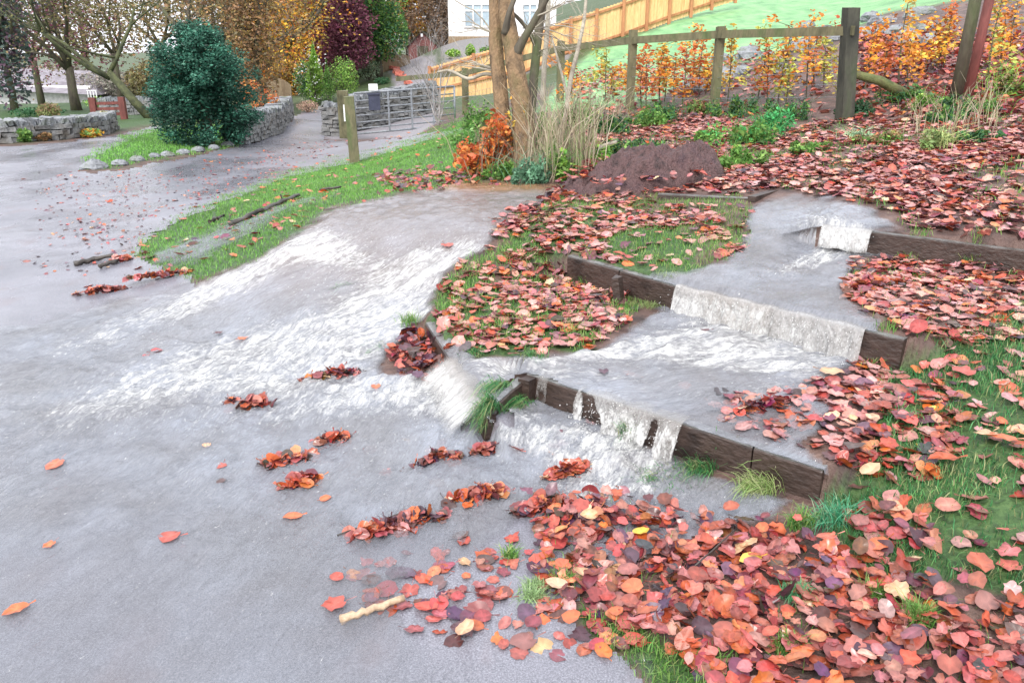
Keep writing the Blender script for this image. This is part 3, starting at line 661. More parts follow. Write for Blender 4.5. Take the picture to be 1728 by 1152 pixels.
addleaves(T2R, 640, .068, 'stepright', WTB, .16, .013, .1, seed=7)
addleaves(RIGHT, 170, .066, 'turf', WTB, .16, .013, 0, nogreen, seed=8)
addleaves([(1430,860),(1500,850),(1580,900),(1590,950),(1500,960),(1450,920)], 520, .07, 'turf', WT, .3, .03, seed=9)
addleaves([(1380,790),(1420,760),(1500,660),(1600,640),(1640,760),(1560,800),(1400,812)], 600, .065, 'turf', WT, .25, .02, seed=19)
addleaves(TARM, 420, .064, 'tarmac', WT, .12, .006, .12, seed=10)
addleaves([(700,1060),(1000,1040),(1080,1150),(820,1150)], 45, .07, 'tarmac', WT, .08, .003, 0, seed=21)
addleaves([(655,605),(690,560),(735,570),(762,600),(765,625),(700,645),(665,632)], 1100, .06, 'smallheap', WTD, .45, .03, seed=11)
addleaves(POLY_STRIP, 7, .07, 'strip', WTO, .15, .01, seed=12)
addleaves([(640,300),(720,290),(840,295),(850,310),(740,315),(650,325)], 220, .07, 'strip', WTD, .3, .02, seed=13)
addleaves([(330,470),(250,470),(230,440),(300,400),(430,345),(560,340),(500,390),(420,440)], 16, .07, 'strip', WT, .2, .01, seed=14)
addleaves([(420,360),(600,300),(560,345),(470,380)], 22, .06, 'strip', WTO, .2, .01, seed=15)
addleaves([(240,340),(330,320),(420,300),(350,345),(260,395),(120,410),(90,390)], 14, .06, 'road', WTD, .15, .004, .3, seed=16)
addleaves([(60,300),(300,290),(560,240),(480,300),(330,350),(240,400),(250,440),(60,480)], 60, .032, 'road', WTD, .25, .004, .3, seed=41)
addleaves([(400,262),(560,240),(760,228),(620,262),(480,290),(350,310),(200,300)], 6, .07, 'road', WTO, .15, .004, 0, seed=17)
addleaves([(40,300),(140,290),(260,420),(240,500),(60,560)], 6, .06, 'road', WTD, .15, .004, 0, seed=18)
addleaves([(950,322),(1010,285),(1060,290),(1190,300),(1190,325),(1060,330)], 200, .07, 'bank', WT, .3, .02, seed=31, water_=.1)
addleaves([(850,385),(880,360),(935,325),(950,335),(900,365),(860,400)], 380, .075, 'lawn', WTD, .4, .03, seed=22)
addleaves([(600,760),(760,700),(900,700),(1000,780),(900,850),(700,900),(560,900)], 16, .08, 'flood', WT, .08, .0, .2, seed=23, water_=.0)
addleaves([(930,700),(1000,690),(1060,740),(1000,830),(880,740)], 30, .07, 'flood', WTO, .08, .0, .3, seed=24, water_=.0)
addleaves([(960,620),(1150,620),(1200,660),(1100,680),(980,650)], 40, .07, 'flood', WT, .08, .0, .2, seed=25, water_=.0)
addleaves([(960,120),(1400,90),(1400,200),(960,200)], 40, .09, 'bank', WT, .3, .02, seed=26)
addleaves([(1440,60),(1740,60),(1740,200),(1440,200)], 190, .09, 'bank', WT, .3, .03, seed=27)
# single leaves carried on the open water of the road
for px, py, k, s in ((290,915,'red',.08),(375,795,'red',.05),(375,820,'dark',.04),(95,790,'orange',.08),(85,930,'orange',.05),(495,880,'orange',.07),(550,850,'orange',.05),(30,1040,'orange',.07),
                     (350,760,'cream',.05),(635,660,'orange',.05),(265,600,'red',.07),(248,608,'red',.04),(410,578,'orange',.07),(370,568,'dark',.06),(1190,565,'dark',.05),(1018,635,'dark',.05),(755,420,'red',.10),(565,1030,'red',.09),(568,985,'red',.05)):
    q = G(px, py); c_ = PAL[k][0]; LEAVES.append((q[0], q[1], q[2]+.028, s, RS.uniform(0, 6), .05, .06, RS.randint(12), np.array(c_)*1.2, k, 'afloat'))
for px, py, k, s in ((1465,812,'cream',.08),(1505,870,'cream',.08),(1480,935,'orange',.085),(1510,1015,'cream',.085),(1690,755,'orange',.09),(1660,748,'cream',.09),(1400,640,'cream',.10),(1625,640,'red',.10),(1590,790,'red',.10),
                     (1080,915,'yellow',.06),(1265,960,'yellow',.07),(980,980,'cream',.07),(1650,970,'red',.10),(1350,1120,'orange',.06),(1450,1040,'cream',.07),(1040,1050,'orange',.05),(965,1060,'orange',.06),(785,1080,'cream',.07)):
    q = G(px, py); c_ = PAL[k][0]; LEAVES.append((q[0], q[1], q[2]+.045, s, RS.uniform(0, 6), RS.normal(0, .12), RS.normal(0, .12), RS.randint(12), np.array(c_)*1.05, k, 'show'))
LA = np.array([[l[0], l[1], l[2], l[3]] for l in LEAVES]); lpx, lpy, lZ = proj(LA[:, :3]); sizepx = LA[:, 3]*F/lZ
inf = (lpx > 10) & (lpx < 1718) & (lpy > 10) & (lpy < 1142)
pri = np.where(inf, sizepx, 0)+np.array([200 if l[10] in ('afloat', 'show') and i_ else 0 for l, i_ in zip(LEAVES, inf)])
order = np.argsort(-pri); single = set(order[:295].tolist())
ZN = {'heap': ('in the deep drift below the front board', 'leaf litter drift at the bottom right'), 'bank': ('on the leaf covered bank', 'leaf carpet on the bank'),
      'lawn': ('on the upper step lawn', 'leaves over the upper step lawn'), 'isle': ('on the leafy island between the streams', 'leaves over the island'),
      'stepright': ('on the wet step at the right', 'leaves on the wet steps at the right'), 'turf': ('on the green turf at the right edge', 'leaves on the right hand turf'),
      'tarmac': ('lying flat on wet tarmac beside the drift', 'leaves stuck to the wet tarmac'), 'smallheap': ('in the little heap beside the side edging', 'small dark heap by the side edging'),
      'strip': ('on the grass strip by the drive', 'scattered leaves on the grass strip'), 'road': ('on the road', 'leaf debris on the road'), 'flood': ('under the flood water', 'leaves under the flood water'),
      'afloat': ('alone on open flood water', ''), 'show': ('lying on top of the others', '')}
CN = {'red': 'wet red', 'pink': 'dull pink', 'orange': 'bright orange', 'cream': 'pale cream', 'dark': 'dark brown', 'yellow': 'yellow'}
BUCK = {}
proto = {}
for i, l in enumerate(LEAVES):
    x, y, z, s, rz, rx, ry, sh, col, kc, zone = l
    if i in single:
        key = (sh, kc, int(col[0]*25), int(col[1]*30))
        if key not in proto:
            V, Fc = SHAPES[sh]; ob = mesh_obj('fallen_leaf', V.copy(), Fc, M_LEAF, smooth=True, C=leafcol(V, col)); proto[key] = ob; o = ob
        else: o = proto[key].copy(); COL.objects.link(o)
        o.location = (x, y, z); o.scale = (s, s, s); mm = rotm(rz, rx, ry)
        from mathutils import Matrix
        o.rotation_euler = Matrix(mm.tolist()).to_euler()
        where = ZN[zone][0]; lab = f"{CN[kc]} fallen leaf {where}"
        if zone == 'show' or zone == 'afloat':
            near_ = '' 
            if zone == 'show': lab = f"{'large ' if s > .09 else 'small '}{CN[kc]} leaf lying uppermost, {'on the right hand turf' if lpx[i] > 1390 and lpy[i] < 960 else 'in or beside the drift below the front board'}"
            else: lab = f"{'broad' if s > .065 else 'little'} {CN[kc]} leaf alone on the flood water, {'far out at the left' if lpx[i] < 320 else 'in mid stream' if lpy[i] < 700 else 'on the calmer near water'}"
        tag(o, lab, 'leaf', lab.replace('leaf', 'leaves', 1))
    else: BUCK.setdefault(zone, []).append(l)
for zone, ls in BUCK.items():
    vs, ix, ct, cc = [], [], [], []; off = 0
    for x, y, z, s, rz, rx, ry, sh, col, kc, zo in ls:
        V, Fc = SHAPES[sh]; vs.append((V*s)@rotm(rz, rx, ry).T+np.array([x, y, z])); cc.append(leafcol(V, col))
        for f in Fc: ix += [k+off for k in f]; ct.append(len(f))
        off += len(V)
    o = mesh_obj('fallen_leaves', np.concatenate(vs), None, M_LEAF, smooth=True, C=np.concatenate(cc), loops=(np.array(ix), np.array(ct)))
    tag(o, ZN[zone][1] or 'loose leaves', 'leaf litter', kind='stuff')

# matted clumps of leaves caught on the flooded road
def clump(px, py, wpx, hpx, n, lab, wt=WTD, ang=-18, hz=.05, s=.055):
    c = G(px, py); Z = proj(c)[2]; rs = np.random.RandomState(int(px*7+py)); m = MB(); a = R(ang); W_ = wpx*Z/F/2
    for k in range(n):
        u = np.clip(rs.normal(0, .62), -1.1, 1.1)*W_; v = rs.normal(0, .5)*max(hpx*Z/F*.8, .03)
        x, y = c[0]+u*math.cos(a)-v*math.sin(a), c[1]+(-u*math.sin(a)+v*math.cos(a)); e = math.exp(-(u/W_)**2*1.2)
        V, Fc = SHAPES[rs.randint(12)]; kc, col = pick(rs, wt); ss_ = s*rs.uniform(.7, 1.3)
        V = V.copy(); V[:, 2] *= 1.5
        m.add((V*ss_)@rotm(rs.uniform(0, 6.3), rs.normal(0, .5), rs.normal(0, .45)).T+np.array([x, y, c[2]+.014+rs.uniform(0, hz*.7)*e]), Fc, col)
    return tag(m.build('leaf_clump', M_LEAF, origin=c, smooth=True), lab, 'leaf clump', 'clumps of leaves caught on the flooded road')
for a in ((565,640,95,14,70,'long brown leaf clump in the flow below the white rapids'),(430,690,70,10,40,'narrow leaf clump trailing downstream left of the long brown clump'),
          (558,752,50,22,45,'tall pink and maroon leaf clump on the road, back one of three'),(485,786,80,16,55,'wide red leaf clump on the road, left one of three'),(508,822,50,18,40,'compact rust leaf clump on the road, nearest of three'),
          (740,783,75,14,45,'flat pink leaf clump left of a brown and yellow one'),(822,768,60,20,50,'brown and yellow leaf clump in mid flow'),(962,802,78,16,70,'bright rust leaf clump beside the foam under the spillway'),
          (805,845,90,18,60,'orange leaf clump with stalks in the shallow water'),(690,888,110,18,60,'leaf clump of pink and dark leaves on the road'),(640,905,100,18,50,'outermost leaf clump with pale stalks at the drift edge'),
          (915,862,85,20,70,'dark maroon leaf clump at the top left corner of the drift'),(172,495,66,9,60,'dark leaf clump alone on the road at the left'),(285,468,110,12,110,'long leaf clump at the tip of the grass strip'),
          (205,442,40,8,30,'small leaf clump behind the black stick'),(1060,500,90,18,90,'rust brown leaf clump at the foot of the mossy board'),(1470,485,90,12,90,'rust leaf clump at the edge of the upper step water'),(1300,690,110,12,60,'soaked dark leaf clump on the middle step'),(400,688,30,8,14,'tiny leaf clump at the downstream end of the trail')):
    clump(*a, wt=WTD if 'dark' in a[5] or 'brown' in a[5] else {'red': .65, 'orange': .2, 'dark': .12, 'cream': .03}, hz=.06 if a[1] > 550 else .05) if a[0] != 400 else clump(*a[:4], 34, a[5])

# ------------------------------------------------------------------ grass
def grass(name, poly, dens, hgt, wid, cols, label, seed=0, keepfn=None, feather=8, lean=.5, flow=None):
    rs = np.random.RandomState(seed+500); x, y, h = scatter(poly, dens, rs, 0, keepfn, feather); n = len(x)
    if n == 0: return
    th = rs.uniform(0, 2*math.pi, n); L = hgt*rs.uniform(.45, 1.25, n); W_ = wid*rs.uniform(.7, 1.3, n)
    lx = rs.normal(0, lean, n); ly = rs.normal(0, lean, n)
    if flow is not None: lx += flow[0]; ly += flow[1]
    b = np.stack([x, y, h-.003], -1); sd_ = np.stack([np.cos(th), np.sin(th), np.zeros(n)], -1)*W_[:, None]
    d1 = np.stack([lx*.3*L, ly*.3*L, L*.6], -1); d2 = np.stack([lx*L, ly*L, L*np.maximum(.35, 1-.3*(lx**2+ly**2))], -1)
    V = np.stack([b-sd_, b+sd_, b+d1+sd_*.7, b+d1-sd_*.7, b+d2], 1).reshape(-1, 3)
    k = np.arange(n)[:, None]*5; q = np.hstack([k, k+1, k+2, k+3, k+3, k+2, k+4]); cnt = np.tile([4, 3], n)
    cc = np.array(cols)[rs.randint(len(cols), size=n)]*rs.uniform(.7, 1.35, (n, 1))*(.7+.6*fbm(x*2, y*2, 5, 2))[:, None]
    o = mesh_obj(name, V, None, M_GRASS, C=np.repeat(np.clip(cc, 0, 1), 5, 0), loops=(q.ravel(), cnt))
    tag(o, label, 'grass', kind='stuff')
GC = [(.10, .26, .05), (.16, .34, .07), (.08, .20, .04), (.22, .36, .10), (.30, .33, .12)]
GCB = [(.04, .18, .06), (.07, .26, .08), (.14, .32, .10), (.30, .32, .15), (.05, .13, .05)]
hasg = lambda px, py, x, y, rs: (fbm(x*2.3, y*2.3, 63, 3) > .50) | (rs.uniform(size=len(x)) < .22)
grass('grass', POLY_RG, 9500, .045, .0019, GCB, 'mossy turf at the right edge beside the front board', 1, lambda px, py, x, y, rs: ((fbm(x*2.3, y*2.3, 63, 3) > .38) | (rs.uniform(size=len(x)) < .25)))
grass('grass', POLY_BG, 11000, .042, .0018, GC, 'bright grass fringe between the drift and the tarmac', 2)
grass('grass', T2L, 4500, .04, .0018, GC, 'grass between leaves on the upper step', 3, hasg)
grass('grass', ISLE, 6000, .05, .0021, GC, 'grass between leaves on the island', 4, hasg)
grass('grass', POLY_STRIP, 2600, .035, .0026, [(.12, .30, .05), (.18, .40, .08), (.22, .38, .10)], 'mown grass strip running down beside the road', 5)
grass('grass', POLY_HOLLY, 900, .05, .005, [(.13, .32, .06), (.2, .42, .09)], 'lawn around the rounded holly bush', 6)
grass('grass', T2R, 1500, .05, .0018, GC, 'grass at the foot of the upper right board', 7, hasg)
grass('grass', BANK, 500, .06, .003, GC, 'thin grass showing between the leaves of the bank', 9, lambda px, py, x, y, rs: (fbm(x*1.7, y*1.7, 93, 3) > .50))
grass('grass', HEAP, 900, .05, .0014, GC, 'grass poking through the drift', 8, hasg)
def tuft(px, py, wpx, n, hgt, lab, cols=GC, lean=.45, flow=(0, 0), wd=.0014, z0=0):
    c = G(px, py); rs = np.random.RandomState(int(px+py*3)); m = MB(); Z = proj(c)[2]; r = wpx*Z/F/2
    for k in range(n):
        x, y = c[0]+rs.normal(0, r*.5), c[1]+rs.normal(0, r*.35); z = H(x, y)[0]+z0; L = hgt*rs.uniform(.5, 1.2); th = rs.uniform(0, 6.3)
        lx, ly = rs.normal(0, lean)+flow[0], rs.normal(0, lean)+flow[1]; s_ = np.array([math.cos(th), math.sin(th), 0])*wd
        b = np.array([x, y, z-.004]); a1 = b+np.array([lx*.25*L, ly*.25*L, .5*L]); a2 = b+np.array([lx*.7*L, ly*.7*L, L*(.8 if abs(lx)+abs(ly) < 1.2 else .45)]); a3 = b+np.array([lx*L*1.1, ly*L*1.1, L*(.85 if abs(lx)+abs(ly) < 1.2 else .15)])
        col = np.array(cols[rs.randint(len(cols))])*rs.uniform(.7, 1.4)
        m.add([b-s_, b+s_, a1+s_, a1-s_, a2+s_*.7, a2-s_*.7, a3], [(0, 1, 2, 3), (3, 2, 4, 5), (5, 4, 6)], col)
    return tag(m.build('grass_tuft', M_GRASS, origin=c), lab, 'grass tuft', 'tufts of longer grass')
for a in ((826,716,34,420,.11,'drenched grass hanging over the corner of the side edging',GCB,.25,(-.4,-.9),.0014,.05),(905,606,40,200,.05,'wet grass where the island meets the middle step',GCB,.5,(-.3,-.3)),(800,598,50,200,.04,'short wet grass at the near edge of the island',GCB,.5),(866,672,60,700,.12,'long grass combed by the water at the board corner',GCB,.2,(-.7,-1.0)),(690,548,32,140,.09,'tuft standing in spray at the top of the side edging'),(860,943,24,130,.06,'small tuft at the left edge of the drift'),
          (950,985,36,200,.06,'tuft among leaves, lower left of the drift'),(952,965,22,90,.05,'smaller tuft just above the lower left one'),(900,1010,40,200,.05,'pale flattened tuft on the tarmac edge',[(.25,.38,.16),(.3,.42,.2)],.7),(905,990,34,120,.04,'pale flat tuft beside the tarmac edge one',[(.25,.38,.16),(.3,.42,.2)],.7),
          (1180,795,60,240,.09,'grass hanging below the front board, middle',GCB,.25,(-.5,-.6)),(1280,828,60,300,.10,'straw green tuft at the foot of the front board',[(.35,.45,.16),(.25,.40,.12),(.45,.48,.25)],.3,(-.6,-.4)),(1120,812,90,200,.05,'soaked grass beside the foam pool',GCB,.3,(-.7,-.3)),
          (1350,890,40,200,.08,'upright tuft at the end of the front board'),(1400,880,80,400,.08,'large blue green tuft against the board end',[(.05,.28,.14),(.10,.36,.2),(.3,.42,.25)],.5),(1345,1010,46,220,.07,'tuft in the middle of the drift',[(.10,.34,.16),(.2,.42,.2)]),(1325,1095,50,220,.06,'tuft near the bottom edge in the drift'),
          (1550,1050,50,260,.08,'tall tuft right of the big cream leaf'),(1470,1010,40,180,.07,'dark tuft left of the big cream leaf'),(1060,745,30,150,.12,'grass blades inside the spilling strands',GCB,.2,(-.2,-.3)),(1105,515,50,200,.05,'mossy tuft under the mossy board',[(.2,.3,.1),(.3,.36,.15)],.6),
          (985,470,20,60,.08,'thin blades hanging over the mossy board'),(1545,420,40,150,.08,'tuft below the upper right board'),(1640,435,30,120,.08,'tuft further right below the upper right board'),(1480,600,60,160,.06,'tuft beside the right end of the curtain board'),(580,487,40,80,.04,'grass showing through the rapids',GCB,.6,(-.8,-.8)),(640,590,40,120,.05,'grass drowned at the foot of the rapids',GCB,.5,(-.8,-.3))):
    tuft(*a)

# ------------------------------------------------------------------ sticks and logs
def stick(pts, r, mat, lab, hs=.03, twigs=0):
    P3 = [G(*p)+np.array([0, 0, hs]) for p in pts]; L = []
    for a, b in zip(P3[:-1], P3[1:]):
        for k in range(5): L.append(a+(b-a)*k/5+RNG.normal(0, r*.18, 3))
    L.append(P3[-1]); m = MB(); rr = np.linspace(r, r*.7, len(L))*(1+RNG.normal(0, .08, len(L))); m.tube(L, rr, 9, .07)
    for k in range(twigs):
        b = L[RNG.integers(len(L))]; m.tube([b, b+RNG.normal(0, .05, 3)+(0, 0, .03), b+RNG.normal(0, .09, 3)+(0, 0, .06)], [r*.35, r*.25, r*.12], 5)
    return tag(m.build('stick', mat, origin=P3[0], smooth=True), lab, 'stick')
stick([(390,385),(440,362),(470,348),(505,334)], .026, M_LOG, 'long black branch lying on the grass strip', twigs=2)
stick([(355,379),(378,369)], .02, M_LOG, 'stubby black stick on the grass left of the long branch')
stick([(128,450),(160,443),(195,437)], .022, M_LOG, 'straight black stick on the road at the left')
stick([(168,456),(198,446)], .022, M_LOG, 'short dark stick under the straight black stick')
stick([(540,326),(576,320)], .015, M_LOG, 'thin brown stick at the upper end of the rill')
stick([(576,1058),(620,1045),(682,1022)], .014, M_TAN, 'pale stripped branch on the tarmac near the bottom')
stick([(1000,960),(1030,985)], .012, M_LOG, 'dark bark piece in the leaf drift')
stick([(1170,985),(1240,920)], .003, M_LOG, 'thin dark twig on top of the drift', .07)
stick([(570,915),(640,890),(700,870)], .003, M_LOG, 'thin twig reaching out of the outermost leaf clump', .03)

# ------------------------------------------------------------------ soil heap and pipe end
c = G(1090, 318); m = MB(); nx, ny = 120, 70; V = []
for j in range(ny):
    for i in range(nx):
        u = i/(nx-1)*2-1; v = j/(ny-1)*2-1; x = c[0]+u*.76; y = c[1]+.30+v*.5
        e = max(0, 1-u*u*(1 if u < 0 else 1)-v*v); prof = e**.8*(.62+.5*sstep(-.8, .25, u)*sstep(1.1, .45, u))
        z = H(x, y)[0]-.02+.31*min(.72, prof)/.72*(.8+.2*u)+(fbm(x*6, y*6, 70, 5)-.5)*.26*min(1, e*3)+(fbm(x*25, y*25, 71, 3)-.5)*.09*min(1, e*3); V.append((x, y, z))
m.add(V, [(j*nx+i, j*nx+i+1, (j+1)*nx+i+1, (j+1)*nx+i) for j in range(ny-1) for i in range(nx-1)])
tag(m.build('soil_heap', M_SOILH, origin=c, smooth=True), 'heap of dark purple brown soil dumped beside the brown pool', 'soil heap')

# ------------------------------------------------------------------ plants
def leafcloud(m, c, rad, n, size, cols, rs, shape='ell', flat=.5, lump=0):
    """n small leaf faces spread through an ellipsoid volume with uneven outline"""
    c = np.array(c); rad = np.array(rad); cols = np.array(cols)
    d = rs.normal(size=(n, 3)); d /= np.linalg.norm(d, axis=1)[:, None]; r = rs.uniform(size=n)**(1/2.2)
    az_ = np.arctan2(d[:, 1], d[:, 0]); rr = r*(.78+.45*fbm(az_*1.6+9, d[:, 2]*2.2, int(c[0]*10) % 97+1, 3))
    p = d*rr[:, None]
    if shape == 'cone': hh_ = (p[:, 2]+1)/2; p[:, :2] *= (1.15*(1-np.clip(hh_, 0, 1))+.05)[:, None]
    if shape == 'egg': p[:, :2] *= (1.08-.28*np.clip(p[:, 2], -1, 1))[:, None]
    if lump: k = fbm(p[:, 0]*lump+3, p[:, 2]*lump+p[:, 1]*lump, 13, 3) > .40; p = p[k]; n = len(p)
    q = p*rad+c; a = rs.normal(size=(n, 3)); a /= np.linalg.norm(a, axis=1)[:, None]; a[:, 2] *= flat
    b = np.cross(a, rs.normal(size=(n, 3))); b /= np.linalg.norm(b, axis=1)[:, None]+1e-9
    s = size*rs.uniform(.6, 1.4, (n, 1)); V = np.stack([q-a*s, q+b*s*.45, q+a*s, q-b*s*.45], 1).reshape(-1, 3)
    k = (np.arange(n)*4)[:, None]; base = m.n; m.v.append(V); m.f += [tuple(t_) for t_ in (np.hstack([k, k+1, k+2, k+3])+base).tolist()]; m.n += len(V)
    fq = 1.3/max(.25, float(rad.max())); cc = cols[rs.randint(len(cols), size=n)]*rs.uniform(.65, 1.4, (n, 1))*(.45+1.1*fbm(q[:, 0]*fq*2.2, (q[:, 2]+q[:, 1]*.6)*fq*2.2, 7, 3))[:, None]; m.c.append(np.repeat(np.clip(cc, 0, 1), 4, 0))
def branches(m, p, d, L, r, depth, rs, ends, spread=.6, up=.15, seg=4, grav=0):
    pts = [np.array(p)]; rad = [r]; dd = np.array(d, float)
    for i in range(seg):
        dd = dd+rs.normal(0, .14, 3)+np.array([0, 0, up*.3-grav*i*.1]); dd /= np.linalg.norm(dd); pts.append(pts[-1]+dd*L/seg); rad.append(r*(1-.5*(i+1)/seg))
    m.tube(pts, rad, 7 if depth > 1 else 4, .05)
    if depth == 0: ends.append(pts[-1]); return
    for k in range(rs.randint(2, 5)):
        i = rs.randint(1, seg+1) if k else seg; nd = dd+rs.normal(0, spread, 3)+np.array([0, 0, up]); nd /= np.linalg.norm(nd)
        branches(m, pts[i], nd, L*rs.uniform(.55, .8), rad[i]*.68, depth-1, rs, ends, spread, up, seg, grav)
    ends.append(pts[-1])
def tree(px, Z, hgt, r, crown, cols, label, cat='tree', n=2600, leaf=.10, lean=(0, 0), depth=4, seed=0, bark=M_BARKD, group='trees behind the drive', cz_=.62, spread=.6, first=.3, shape='ell', lump=2.2, base=None):
    rs = np.random.RandomState(seed*13+5); r *= .68 if px < 430 else 1; b = GZ(px, Z) if base is None else np.array(base); b[2] -= .05
    o = thing('tree', label, cat, b, group); m = MB(); ends = []
    t_ = b+np.array([lean[0]*hgt*first, lean[1]*hgt*first, hgt*first])
    m.tube([b, b*.6+t_*.4+rs.normal(0, .03, 3), t_], [r*1.3, r*1.05, r*.85], 9, .05)
    for k in range(rs.randint(3, 6)):
        d = np.array([lean[0]+rs.normal(0, spread), lean[1]+rs.normal(0, spread*.7), 1.0 if k else 1.6]); d /= np.linalg.norm(d); branches(m, t_-np.array([0, 0, rs.uniform(0, .2)*hgt*first]), d, hgt*.33, r*.6, depth-1, rs, ends, spread)
    m.build('trunk', bark, o, smooth=True)
    n = int(n*(2.2 if px > 430 else 1.15))
    if n:
        c = MB(); E = np.array(ends); per = max(1, n//len(E))
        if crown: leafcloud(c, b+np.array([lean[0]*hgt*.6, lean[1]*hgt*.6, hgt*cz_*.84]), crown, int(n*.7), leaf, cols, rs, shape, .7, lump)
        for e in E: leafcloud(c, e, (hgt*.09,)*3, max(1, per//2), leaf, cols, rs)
        c.build('crown', M_FOL, o)
    return o
OLIVE = [(.16, .15, .06), (.24, .22, .09), (.13, .11, .06), (.28, .20, .10)]
BROWN = [(.26, .15, .08), (.36, .20, .09), (.20, .12, .07), (.34, .24, .09), (.16, .13, .07)]
GOLD = [(.78, .42, .05), (.62, .28, .04), (.82, .55, .10), (.44, .32, .07), (.52, .18, .04), (.28, .24, .07)]
ORNG = [(.75, .27, .04), (.62, .20, .04), (.80, .40, .07), (.40, .14, .04)]
PURP = [(.18, .05, .09), (.25, .08, .13), (.14, .04, .07), (.30, .12, .15)]
GRN = [(.08, .20, .04), (.14, .28, .06), (.20, .33, .08)]
DKG = [(.03, .10, .04), (.05, .14, .06), (.07, .18, .08)]
HOLC = [(.02, .085, .055), (.03, .12, .08), (.015, .065, .045), (.045, .16, .105), (.08, .20, .14)]
LIME = [(.25, .42, .07), (.35, .52, .12), (.18, .34, .05)]
tree(48, 30, 6.5, .16, (1.0,1.0,2.6), [(.06,.10,.09),(.10,.14,.12),(.14,.08,.12)], 'dark narrow tree at the far left edge', n=3600, leaf=.10, seed=1, cz_=.5)
tree(150, 34, 8, .26, (3.0,2,2.2), OLIVE+PURP[:1], 'gnarled dark tree with mottled crown left of the holly', n=2600, leaf=.08, seed=2, cz_=.62, spread=.75, first=.22)
tree(95, 42, 9, .22, (2.6,2,2.4), PURP+OLIVE, 'purple leaved tree behind the left garden', n=3000, leaf=.10, seed=3, cz_=.45)
tree(272, 24, 6, .17, None, OLIVE, 'leaning mossy tree with bare limbs reaching left behind the holly', n=1500, leaf=.05, lean=(-.8,0), seed=4, spread=.75, first=.22, depth=5, bark=m_two('mossy_bark', (.025,.03,.016), (.10,.11,.045), 6, .8, .5, .02))
tree(225, 38, 8, .2, (3.0,2,2.0), OLIVE, 'olive crowned tree far behind the bare limbs', n=2400, leaf=.09, seed=5, cz_=.6)
tree(345, 30, 7.5, .22, (2.4,2,1.8), OLIVE, 'thin crowned tree rising behind the holly top', n=1400, leaf=.07, seed=6, cz_=.68, spread=.8)
tree(400, 36, 8, .2, (2.2,2,2.4), OLIVE+BROWN, 'brown green tree right of the holly top', n=2200, leaf=.09, seed=7, cz_=.55)
tree(452, 24, 5.4, .12, (.8,1,2.0), BROWN, 'slim brown leaved beech right of the holly', n=3200, leaf=.06, seed=8, cz_=.5, lump=0)
tree(498, 36, 7.5, .2, (1.9,1.5,2.8), GOLD, 'golden yellow tree left of the drive', n=3600, leaf=.08, seed=9, cz_=.5)
tree(545, 44, 9, .24, (2.2,1.8,2.4), ORNG+GOLD, 'orange maple behind the golden tree', n=3400, leaf=.11, seed=10, cz_=.52)
tree(592, 40, 6, .16, (1.5,1.4,2.1), PURP, 'deep purple beech in the middle of the autumn trees', n=4200, leaf=.09, seed=11, cz_=.5, lump=0)
tree(650, 42, 5.2, .16, (1.7,1.4,1.5), GRN+DKG, 'dark green bushy tree beside the brick shed', n=4200, leaf=.09, seed=12, cz_=.52, lump=0)
tree(628, 55, 10, .28, (2.6,2,3), ORNG+BROWN, 'tall russet tree behind the purple beech', n=3600, leaf=.13, seed=13, cz_=.5)
tree(700, 66, 11, .28, (3.2,2,3.4), BROWN+GOLD, 'tan crowned tree behind the brick shed', n=3600, leaf=.15, seed=14, cz_=.5)
tree(762, 64, 5.4, .2, (1.6,1.6,2.6), [(.22,.14,.09),(.28,.19,.12),(.16,.11,.08)], 'brown clipped hedge tree beside the white house', 'tree', n=5200, leaf=.10, seed=15, cz_=.5, lump=0)
tree(520, 60, 12, .3, (4.2,3,4), OLIVE+BROWN, 'tallest far tree behind the orange maple', n=3400, leaf=.17, seed=16, cz_=.5)
tree(420, 60, 12, .3, (4.2,3,4), OLIVE, 'far olive tree filling the gap beyond the holly', n=3400, leaf=.17, seed=17, cz_=.48)
tree(300, 60, 12, .3, (4.5,3,3.6), OLIVE+BROWN, 'far bare looking tree high behind the holly', n=2600, leaf=.15, seed=18, cz_=.55)
tree(180, 62, 11, .3, (4.5,3,3.6), OLIVE+PURP, 'far hazy tree behind the gnarled dark tree', n=2600, leaf=.15, seed=19, cz_=.5)
tree(20, 62, 11, .3, (3.5,3,3.6), PURP+OLIVE, 'far purple tree beyond the left edge house', n=2200, leaf=.15, seed=20, cz_=.55)

